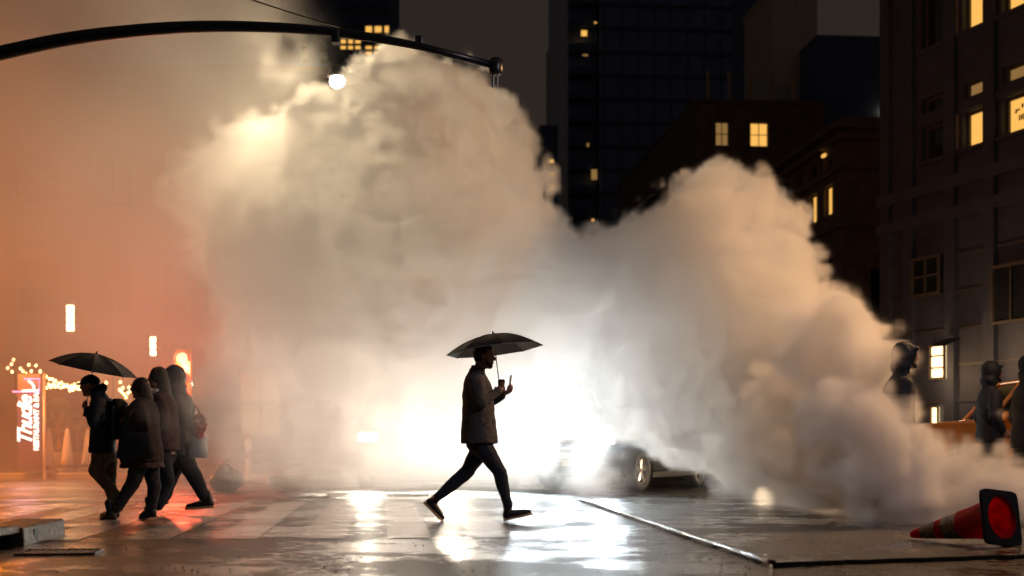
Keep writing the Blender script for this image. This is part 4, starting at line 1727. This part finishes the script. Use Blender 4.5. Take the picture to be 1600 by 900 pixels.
# ---------------- woman A: brown coat, long skirt, at the front of the group
d2 = 14.9
wa = person('woman in brown coat and dark skirt with black bag striding left', Vector(((215 - 800) / F * d2, d2, 0)))
f = Fig(d2, wa)
b = bmesh.new()
add_head(b, f(219, 606), -1, .95, .1)
chain(b, [(f(224, 632), .055), (f(221, 610), .05)])
loft(b, [(f(226, 715), .12, .16), (f(224, 680), .10, .125), (f(224, 645), .10, .15), (f(224, 628), .06, .10)])
chain(b, [(f(224, 640, -.16), .05), (f(234, 668, -.2), .038), (f(214, 680, -.14), .026)])
chain(b, [(f(224, 640, .16), .05), (f(216, 672, .2), .038), (f(200, 665, .12), .026)])
add_hand(b, f(214, 680, -.14), Vector((-.06, 0, -.03)), Vector((.1, .8, 0)), .9, 1)
add_hand(b, f(200, 665, .12), Vector((-.06, 0, .04)), Vector((.1, -.8, 0)), .9, 1)
chain(b, [(f(222, 720, -.08), .08), (f(205, 760, -.08), .05), (f(180, 797, -.08), .035), (f(172, 810, -.08), .03)])
chain(b, [(f(230, 720, .08), .08), (f(237, 762, .08), .05), (f(232, 796, .08), .035), (f(225, 806, .08), .03)])
fuse('body', b, M['skin'], wa, .010, 2)
b = bmesh.new()
ellipsoid(b, f(221, 604), .095, .09, .10)
chain(b, [(f(224, 606), .08), (f(228, 622), .075), (f(229, 634), .06)])
fuse('hair', b, M['hair'], wa, .012, 2)
b = bmesh.new()
loft(b, [(f(222, 722), .225, .24), (f(222, 714), .23, .24), (f(222, 690), .20, .23), (f(221, 665), .185, .22), (f(221, 645), .18, .215), (f(223, 631), .13, .18), (f(224, 622), .07, .09)], 24)
chain(b, [(f(224, 640, -.16), .085), (f(235, 668, -.21), .068), (f(217, 679, -.15), .05)])
chain(b, [(f(224, 640, .16), .085), (f(215, 672, .21), .065), (f(203, 666, .13), .05)])
fuse('coat', b, M['brown_coat'], wa, .013, 3)
b = bmesh.new()
loft(b, [(f(222, 731), .235, .22), (f(222, 726), .23, .22), (f(223, 714), .20, .20)], 22)
fuse('skirt', b, M['plum'], wa, .014, 2)
b = bmesh.new()
chain(b, [(f(222, 722, -.08), .10), (f(210, 756, -.08), .078), (f(185, 793, -.08), .058)])
chain(b, [(f(231, 722, .08), .10), (f(238, 762, .08), .072), (f(233, 794, .08), .055)])
fuse('leggings', b, M['black_cloth'], wa, .012, 3)
shoe(wa, f(187, 812, -.08), f(159, 816, -.08), high=.08, sole='lid')
shoe(wa, f(243, 808, .08), f(214, 812, .08), high=.08, sole='lid')
hb = empty('handbag', at(212, 693, d2 - .3))
tag(hb, 'large black shoulder bag hanging at the hip of the brown coat', 'handbag')
b = bmesh.new()
loft(b, [((0, 0, -.16), .17, .04), ((0, 0, -.14), .20, .06), ((0, 0, .06), .17, .05), ((0, 0, .12), .15, .02)], 20)
build('bag_body', b, M['black_cloth'], hb, smooth=True)
b = bmesh.new()
tube(b, [(-.13, 0, .11), (-.06, .04, .32), (.02, .10, .40), (.08, .05, .32), (.13, 0, .11)], .012, 6)
build('strap', b, M['black_cloth'], hb)

# ---------------- woman B: taller, behind
d3 = 15.35
wb2 = person('taller dark haired woman close behind in a pale scarf and plum coat', Vector(((252 - 800) / F * d3, d3, 0)))
f = Fig(d3, wb2)
b = bmesh.new()
add_head(b, f(246, 591), -1, .98, .1)
chain(b, [(f(252, 618), .055), (f(248, 597), .05)])
loft(b, [(f(256, 710), .12, .16), (f(254, 670), .10, .125), (f(253, 632), .10, .15), (f(252, 616), .06, .10)])
chain(b, [(f(253, 628, -.16), .05), (f(262, 658, -.2), .038), (f(244, 668, -.14), .026)])
chain(b, [(f(253, 628, .16), .05), (f(246, 660, .2), .038), (f(234, 655, .12), .026)])
add_hand(b, f(244, 668, -.14), Vector((-.06, 0, -.03)), Vector((.1, .8, 0)), .9, 1)
add_hand(b, f(234, 655, .12), Vector((-.06, 0, .04)), Vector((.1, -.8, 0)), .9, 1)
chain(b, [(f(256, 712, -.08), .08), (f(262, 752, -.08), .05), (f(248, 788, -.08), .035), (f(242, 797, -.08), .03)])
chain(b, [(f(258, 712, .08), .08), (f(240, 755, .08), .05), (f(236, 790, .08), .035), (f(226, 800, .08), .03)])
fuse('body', b, M['skin'], wb2, .010, 2)
b = bmesh.new()
ellipsoid(b, f(248, 588), .10, .095, .105)
chain(b, [(f(252, 592), .085), (f(257, 610), .075), (f(259, 626), .06)])
fuse('hair', b, M['hair'], wb2, .012, 2)
b = bmesh.new()
loft(b, [(f(256, 704), .17, .21), (f(256, 690), .17, .21), (f(255, 660), .16, .20), (f(254, 635), .16, .20), (f(253, 620), .12, .17), (f(251, 611), .07, .09)], 24)
chain(b, [(f(254, 628, -.16), .085), (f(264, 658, -.21), .066), (f(247, 667, -.15), .05)])
chain(b, [(f(254, 628, .16), .085), (f(246, 660, .21), .064), (f(237, 656, .13), .05)])
fuse('coat', b, M['plum'], wb2, .013, 3)
b = bmesh.new()
chain(b, [(f(246, 612, -.07), .04), (f(239, 617, 0), .045), (f(246, 612, .07), .04)])
chain(b, [(f(241, 616, -.05), .04), (f(240, 640, -.15), .035), (f(242, 655, -.17), .03)])
fuse('scarf', b, M['lining'], wb2, .012, 2)
b = bmesh.new()
chain(b, [(f(256, 712, -.08), .105), (f(264, 750, -.08), .08), (f(252, 786, -.08), .06)])
chain(b, [(f(258, 712, .08), .105), (f(242, 755, .08), .075), (f(238, 788, .08), .058)])
fuse('trousers', b, M['jeans'], wb2, .012, 3)
shoe(wb2, f(257, 796, -.08), f(232, 800, -.08), high=.04, sole='lid')
shoe(wb2, f(246, 797, .08), f(222, 801, .08), high=.04, sole='lid')

# ---------------- hooded walker C at the right of the group
d4 = 15.9
wc = person('hooded walker in slate jacket, last of the left group, veiled by steam', Vector(((285 - 800) / F * d4, d4, 0)))
f = Fig(d4, wc)
b = bmesh.new()
add_head(b, f(270, 592), -1, 1.0, .1)
chain(b, [(f(278, 620), .055), (f(273, 598), .05)])
loft(b, [(f(284, 710), .12, .16), (f(282, 670), .10, .13), (f(280, 632), .10, .16), (f(278, 616), .06, .10)])
chain(b, [(f(280, 630, -.18), .05), (f(296, 658, -.22), .04), (f(305, 672, -.12), .028)])
chain(b, [(f(280, 630, .18), .05), (f(272, 664, .22), .04), (f(262, 676, .1), .028)])
add_hand(b, f(305, 672, -.12), Vector((.04, 0, -.06)), Vector((-.5, .8, 0)), .9, -1)
add_hand(b, f(262, 676, .1), Vector((-.06, 0, -.04)), Vector((.1, -.8, 0)), .9, 1)
chain(b, [(f(288, 712, -.08), .085), (f(305, 745, -.08), .05), (f(322, 775, -.08), .036), (f(316, 785, -.08), .03)])
chain(b, [(f(280, 712, .08), .085), (f(266, 745, .08), .05), (f(256, 776, .08), .036), (f(248, 786, .08), .03)])
fuse('body', b, M['skin'], wc, .010, 2)
b = bmesh.new()
ellipsoid(b, f(273, 588), .125, .115, .135)
ellipsoid(b, f(278, 606), .10, .12, .10)
loft(b, [(f(284, 712), .18, .21), (f(284, 700), .18, .215), (f(282, 665), .165, .215), (f(281, 638), .165, .225), (f(280, 622), .13, .2), (f(279, 612), .09, .12)], 24)
chain(b, [(f(281, 630, -.18), .09), (f(298, 657, -.23), .072), (f(306, 668, -.13), .052)])
chain(b, [(f(281, 630, .18), .09), (f(272, 664, .23), .07), (f(265, 673, .11), .052)])
fuse('hooded_jacket', b, M['slate_cloth'], wc, .013, 3)
b = bmesh.new()
chain(b, [(f(288, 712, -.08), .115), (f(306, 744, -.08), .088), (f(321, 774, -.08), .068)])
chain(b, [(f(280, 712, .08), .115), (f(266, 744, .08), .08), (f(257, 774, .08), .062)])
fuse('trousers', b, M['jeans'], wc, .012, 3)
shoe(wc, f(338, 793, -.08), f(292, 796, -.08), high=.05, w=.05)
shoe(wc, f(262, 788, .08), f(236, 792, .08), high=.04, sole='lid')
fl_ = empty('flower_bunch', at(311, 668, d4 - .25))
tag(fl_, 'bunch of crimson flowers carried at arm height in the steam', 'flowers')
rnd = random.Random(5)
b = bmesh.new()
for k in range(26):
    a, z = rnd.uniform(0, 2 * PI), rnd.uniform(-.06, .14)
    ellipsoid(b, (.07 * math.cos(a) * rnd.random() ** .5, .07 * math.sin(a), z), .028, .028, .025, n=8, m=5)
build('blooms', b, M['pink_cloth'], fl_, smooth=True)
b = bmesh.new()
lathe(b, [(.03, -.22), (.045, -.1), (.08, .02)], 12)
build('wrapping', b, M['pink_cloth'], fl_)
sb_ = empty('shopping_bag', at(310, 697, d4 - .22))
tag(sb_, 'small pale blue quilted bag at the hip of the hooded walker', 'bag')
b = bmesh.new()
loft(b, [((0, 0, -.13), .08, .05), ((0, 0, -.12), .10, .07), ((0, 0, -.02), .105, .075), ((0, 0, .0), .095, .07), ((0, 0, .08), .10, .07), ((0, 0, .11), .07, .03)], 18)
build('bag_body', b, M['lining'], sb_, smooth=True)
b = bmesh.new()
tube(b, [(-.06, 0, .10), (-.08, .04, .3), (-.06, .10, .45), (-.02, .1, .4), (.05, 0, .10)], .01, 6)
build('strap', b, M['black_cloth'], sb_)


# ---------------- bystanders at the right
def stander(label, px, d, hood=True, face=1, hgt=1.8, coat='black_cloth', legs='black_cloth', step=.28, lean=0.0):
    e = person(label, Vector(((px - 800) / F * d, d, 0)))
    k = hgt / 1.8
    P = lambda x, y, z: Vector((x * face, y, z)) * k
    b = bmesh.new()
    add_head(b, P(.06 + lean, 0, 1.66), face, k, .15)
    chain(b, [(P(.0 + lean, 0, 1.44), .06 * k), (P(.03 + lean, 0, 1.56), .055 * k)])
    loft(b, [(P(0, 0, .9), .12, .16), (P(0, 0, 1.1), .10, .135), (P(0, 0, 1.35), .10, .17), (P(0, 0, 1.46), .06, .1)])
    chain(b, [(P(0, -.2, 1.38), .05), (P(-.03, -.25, 1.1), .04), (P(.12, -.2, .93), .028)])
    chain(b, [(P(0, .2, 1.38), .05), (P(-.05, .25, 1.1), .04), (P(.05, .25, .88), .028)])
    add_hand(b, P(.12, -.2, .93), P(.06, 0, -.08), P(.2, .8, 0), .8, 1)
    add_hand(b, P(.05, .25, .88), P(.02, 0, -.1), P(.2, -.8, 0), .8, -1)
    chain(b, [(P(0, -.09, .9), .09), (P(step * .6, -.09, .5), .055), (P(step, -.09, .12), .04), (P(step + .1, -.09, .05), .03)])
    chain(b, [(P(0, .09, .9), .09), (P(-step * .2, .09, .5), .055), (P(-step, .09, .13), .04), (P(-step + .1, .09, .05), .03)])
    fuse('body', b, M['skin'], e, .010, 2)
    b = bmesh.new()
    loft(b, [(P(0, 0, .78), .17, .22), (P(0, 0, .84), .175, .225), (P(0, 0, 1.1), .155, .21), (P(0, 0, 1.3), .155, .225), (P(0, 0, 1.4), .13, .2), (P(.0 + lean, 0, 1.49), .085, .11)], 24)
    chain(b, [(P(0, -.2, 1.37), .09), (P(-.03, -.26, 1.1), .07), (P(.10, -.21, .95), .052)])
    chain(b, [(P(0, .2, 1.37), .09), (P(-.05, .26, 1.1), .07), (P(.04, .25, .92), .052)])
    if hood:
        ellipsoid(b, P(.02 + lean, 0, 1.68), .128 * k, .115 * k, .135 * k)
        ellipsoid(b, P(-.01 + lean, 0, 1.56), .10 * k, .13 * k, .10 * k)
        chain(b, [(P(.13 + lean, -.05, 1.74), .02), (P(.16 + lean, 0, 1.745), .02), (P(.13 + lean, .05, 1.74), .02)])
    fuse('jacket', b, M[coat], e, .013, 3)
    if hood:
        b = bmesh.new()
        for y in (-1, 1):
            chain(b, [(P(.08 + lean, y * .06, 1.60), .016), (P(.13 + lean, y * .015, 1.565), .022)])
        fuse('beard', b, M['hair'], e, .009, 1)
    else:
        b = bmesh.new()
        ellipsoid(b, P(.03 + lean, 0, 1.69), .105 * k, .09 * k, .10 * k)
        fuse('hair', b, M['hair'], e, .011, 2)
    b = bmesh.new()
    chain(b, [(P(0, -.09, .9), .115), (P(step * .6, -.09, .5), .08), (P(step, -.09, .14), .06)])
    chain(b, [(P(0, .09, .9), .115), (P(-step * .2, .09, .5), .08), (P(-step, .09, .15), .06)])
    fuse('trousers', b, M[legs], e, .013, 3)
    shoe(e, P(step - .07, -.09, .01), P(step + .2, -.09, .02), sole='lid')
    shoe(e, P(-step - .07, .09, .04), P(-step + .2, .09, .01), sole='lid')
    return e


stander('bearded man in black hooded jacket emerging from the right steam', 1404, 14.1, True, 1, 1.80, lean=.03)
stander('dark hooded figure standing between the two orange taxis', 1546, 18.6, True, 1, 1.86, step=.12)
stander('half seen dark figure cut off by the right edge of view', 1607, 14.6, True, 1, 1.72, step=.3)

# ================================================================== THE STEAM
MIN = np.array([-11.5, 12.6, 0.015])
MAX = np.array([10.5, 27.4, 9.8])
VX = 0.047
N = np.round((MAX - MIN) / VX).astype(int) + 1
MAX = MIN + VX * (N - 1)


def vnoise(scale, seed, zs=1.0):
    rng = np.random.default_rng(seed)
    L = [int((N[i] - 1) * VX / scale) + 3 for i in range(3)]
    a = rng.uniform(-1, 1, L).astype(np.float32)
    for ax in range(3):
        u = (np.arange(N[ax]) * VX / scale).astype(np.float32)
        i = np.floor(u).astype(int)
        ff = u - i
        ff = ff * ff * (3 - 2 * ff)
        sh = [1, 1, 1]
        sh[ax] = -1
        ff = ff.reshape(sh).astype(np.float32)
        a = np.take(a, i, axis=ax) * (1 - ff) + np.take(a, i + 1, axis=ax) * ff
    return a


X = (MIN[0] + VX * np.arange(N[0])).astype(np.float32)[:, None, None]
Y = (MIN[1] + VX * np.arange(N[1])).astype(np.float32)[None, :, None]
Z = (MIN[2] + VX * np.arange(N[2])).astype(np.float32)[None, None, :]
# lumps of the cloud: column, row, radius in the photograph, distance
blobs = [(640, 250, 150, 19.0), (700, 215, 110, 19.2), (740, 330, 130, 19.5), (560, 300, 170, 19.5), (500, 420, 180, 19.5), (650, 470, 230, 20.5),
         (700, 640, 190, 21.5), (450, 620, 160, 20.5), (400, 320, 120, 20.5), (330, 310, 80, 20.5), (810, 450, 110, 20), (870, 560, 150, 21), (900, 440, 60, 19.5),
         (1095, 345, 80, 19), (1165, 365, 90, 19.2), (1040, 430, 100, 19.5), (1060, 560, 150, 20.0), (1200, 500, 115, 18.8), (1250, 560, 100, 18), (1300, 590, 75, 15.2), (1330, 590, 52, 14.6), (1330, 660, 80, 14.6),
         (1190, 650, 130, 19.5), (1380, 690, 50, 14.2), (1450, 755, 30, 14.0), (1510, 772, 28, 13.8), (1570, 765, 28, 13.8), (1620, 765, 28, 13.8), (1250, 680, 90, 16.5), (1330, 720, 60, 15.0), (1400, 740, 36, 14.2), (1280, 620, 90, 16.0), (1325, 650, 62, 14.6), (1270, 740, 45, 15.5), (1480, 775, 30, 13.8), (1325, 545, 40, 14.6), (1545, 786, 36, 13.4), (1605, 782, 38, 13.4), (1490, 784, 34, 13.6), (1430, 770, 36, 13.6), (1378, 672, 42, 13.45), (1402, 718, 36, 13.5), (1340, 625, 40, 13.8), (1322, 570, 34, 14.2), (1392, 745, 48, 13.4), (1380, 775, 45, 14.2), (1420, 778, 42, 14.0), (1320, 765, 60, 15.0), (1240, 750, 60, 16.5), (1330, 520, 45, 15)]
K = 6.0
acc = np.zeros(tuple(N), np.float32)
for (px, py, r, d) in blobs:
    c = at(px, py, d)
    Rr = r * d / F
    lo = [max(0, int((c[i] - Rr - 1.6 - MIN[i]) / VX)) for i in range(3)]
    hi = [min(int(N[i]), int((c[i] + Rr + 1.6 - MIN[i]) / VX) + 1) for i in range(3)]
    sx, sy, sz = slice(lo[0], hi[0]), slice(lo[1], hi[1]), slice(lo[2], hi[2])
    if min(hi[i] - lo[i] for i in range(3)) <= 0:
        continue
    dd = np.sqrt((X[sx] - c.x) ** 2 + (Y[:, sy] - c.y) ** 2 + (Z[:, :, sz] - c.z) ** 2) - Rr
    acc[sx, sy, sz] += np.exp(-K * dd)
sdf = -np.log(np.maximum(acc, 1e-12)) / K
del acc
n1, n2, n3, n4 = vnoise(1.1, 1), vnoise(.55, 2), vnoise(.28, 3), vnoise(.15, 4)
sdf -= .38 * (np.abs(n1) - .3) + .32 * (np.abs(n2) - .3) + .23 * (np.abs(n3) - .3) + .14 * (np.abs(n4) - .3)
PX = 800 + F * X / Y
PY = YH - F * (Z - H) / Y
# the main cloud stays clear of the wet road and thins out low behind the cars
low = np.clip((Z - .02) / np.clip(.33 - (PX - 1150) / 600, .08, .33), 0, 1)
thin = np.clip((PY - 380) / 220, 0, 1) * np.clip((1060 - PX) / 120, 0, 1)
amp = 1.5 * (1 - thin) + .55 * thin + 3.5 * np.clip((PX - 1230) / 150, 0, 1)
gap = np.clip(1 - np.abs(PX - 1060 + 70 * n2) / 100, 0, 1) * np.clip((PY - 700 + 75 * n2 + 60 * n3) / 30, 0, 1)
shell = 3.6 * np.exp(-((sdf + .09) / .06) ** 2) * (1 - thin) * np.clip((PX - 400) / 200, 0, 1)
left = .35 + .65 * np.clip((PX - 260) / 220, 0, 1)
dens = (np.clip(-sdf / .12, 0, 1) * amp * left + shell) * low * (1 - np.clip(gap * 2.5, 0, 1))
n5 = vnoise(2.6, 5)
n6 = vnoise(1.3, 6)
# broad fog at the left, fading to the right edge of the plume
edge = 415 + 60 * n5 + 45 * n2
fog = np.clip((edge + 60 - PX) / 200, 0, 1) * np.clip((Y - 17.5) / 2.5, 0, 1) * np.clip((27.2 - Y) / 1.5, 0, 1)
fog *= .135 * (1 + .85 * n5 + .7 * n6) * (.5 + .5 * np.clip((PY - 40) / 300, 0, 1)) * (.45 + .55 * np.clip((640 - PY) / 120, 0, 1))
dens += np.maximum(fog, 0)


def wisp(px, py, r, d, amt, thr=0.0):
    c = at(px, py, d)
    Rr = r * d / F
    lo = [max(0, int((c[i] - Rr * 2.2 - MIN[i]) / VX)) for i in range(3)]
    hi = [min(int(N[i]), int((c[i] + Rr * 2.2 - MIN[i]) / VX) + 1) for i in range(3)]
    if min(hi[i] - lo[i] for i in range(3)) <= 0:
        return
    sx, sy, sz = slice(lo[0], hi[0]), slice(lo[1], hi[1]), slice(lo[2], hi[2])
    q2 = ((X[sx] - c.x) ** 2 + (Y[:, sy] - c.y) ** 2 + (Z[:, :, sz] - c.z) ** 2) / (Rr * Rr)
    nn = np.clip(.5 + 1.1 * n2[sx, sy, sz] + .9 * n3[sx, sy, sz] + .6 * n4[sx, sy, sz] - thr, 0, 2)
    dens[sx, sy, sz] += amt * np.exp(-1.6 * q2) * nn


wisp(325, 640, 60, 15.0, 2.4)
wisp(300, 605, 34, 14.6, 3.2)
wisp(238, 640, 26, 14.35, 2.4, .1)
wisp(265, 655, 22, 14.3, 2.2, .1)
wisp(330, 700, 60, 18.0, .5)
wisp(1055, 680, 50, 22.3, 1.8, .0)
wisp(930, 730, 50, 21.8, 1.8, -.1)
wisp(580, 690, 55, 22.5, 1.6, -.2)
wisp(1130, 700, 50, 22.5, 1.2)
wisp(940, 700, 40, 22.5, .7)
wisp(1200, 750, 70, 20.0, .6)
wisp(880, 730, 60, 21.5, .4)
wisp(560, 740, 100, 21.0, .6)
wisp(1470, 600, 50, 20.0, .16)
wisp(1500, 620, 50, 19.0, .14)
wisp(430, 90, 60, 19.5, .6)
wisp(1250, 775, 60, 17.5, .8)
wisp(1330, 780, 40, 16.5, .6)
dens = np.ascontiguousarray(dens.astype(np.float32))
del sdf

# a table of densities, read voxel by voxel into a true volume
tbl = bpy.data.meshes.new('steam_table')
tbl.vertices.add(int(N.prod()))
ta = tbl.attributes.new('steam', 'FLOAT', 'POINT')
ta.data.foreach_set('value', dens.ravel())
tob = bpy.data.objects.new('steam_table', tbl)
ng = bpy.data.node_groups.new('steam_volume', 'GeometryNodeTree')
ng.interface.new_socket('Geometry', in_out='INPUT', socket_type='NodeSocketGeometry')
ng.interface.new_socket('Geometry', in_out='OUTPUT', socket_type='NodeSocketGeometry')
n, l = ng.nodes, ng.links
go = n.new('NodeGroupOutput')
oi = n.new('GeometryNodeObjectInfo')
oi.inputs['Object'].default_value = tob
vc = n.new('GeometryNodeVolumeCube')
pos = n.new('GeometryNodeInputPosition')
sub = n.new('ShaderNodeVectorMath')
sub.operation = 'SUBTRACT'
l.new(pos.outputs[0], sub.inputs[0])
sub.inputs[1].default_value = MIN
ma = n.new('ShaderNodeVectorMath')
ma.operation = 'MULTIPLY_ADD'
l.new(sub.outputs[0], ma.inputs[0])
ma.inputs[1].default_value = (1 / VX,) * 3
ma.inputs[2].default_value = (.5,) * 3
fl = n.new('ShaderNodeVectorMath')
fl.operation = 'FLOOR'
l.new(ma.outputs[0], fl.inputs[0])
sp = n.new('ShaderNodeSeparateXYZ')
l.new(fl.outputs[0], sp.inputs[0])


def imad(a, k, c):
    m = n.new('FunctionNodeIntegerMath')
    m.operation = 'MULTIPLY_ADD'
    l.new(a, m.inputs[0])
    m.inputs[1].default_value = k
    l.new(c, m.inputs[2])
    return m.outputs[0]


idx = imad(imad(sp.outputs[0], int(N[1]), sp.outputs[1]), int(N[2]), sp.outputs[2])
na = n.new('GeometryNodeInputNamedAttribute')
na.data_type = 'FLOAT'
na.inputs[0].default_value = 'steam'
si = n.new('GeometryNodeSampleIndex')
si.data_type = 'FLOAT'
si.domain = 'POINT'
l.new(oi.outputs['Geometry'], si.inputs['Geometry'])
l.new([o for o in na.outputs if o.enabled][0], si.inputs['Value'])
l.new(idx, si.inputs['Index'])
l.new(si.outputs[0], vc.inputs['Density'])
vc.inputs['Min'].default_value = MIN
vc.inputs['Max'].default_value = MAX
for k in range(3):
    vc.inputs['Resolution ' + 'XYZ'[k]].default_value = int(N[k])
sm_ = bpy.data.materials.new('steam')
sm_.use_nodes = True
nt = sm_.node_tree
nt.nodes.clear()
o_ = nt.nodes.new('ShaderNodeOutputMaterial')
pv = nt.nodes.new('ShaderNodeVolumePrincipled')
nt.links.new(pv.outputs[0], o_.inputs['Volume'])
pv.inputs['Color'].default_value = (.97, .97, .97, 1)
pv.inputs['Density'].default_value = 1.0
pv.inputs['Anisotropy'].default_value = 0.25
sm = n.new('GeometryNodeSetMaterial')
sm.inputs['Material'].default_value = sm_
l.new(vc.outputs[0], sm.inputs[0])
l.new(sm.outputs[0], go.inputs[0])
vd = bpy.data.volumes.new('steam')
vd.materials.append(sm_)
steam = link(bpy.data.objects.new('steam', vd))
md = steam.modifiers.new('steam', 'NODES')
md.node_group = ng
tag(steam, 'huge billowing cloud of steam across the street with orange fog at left', kind='stuff')
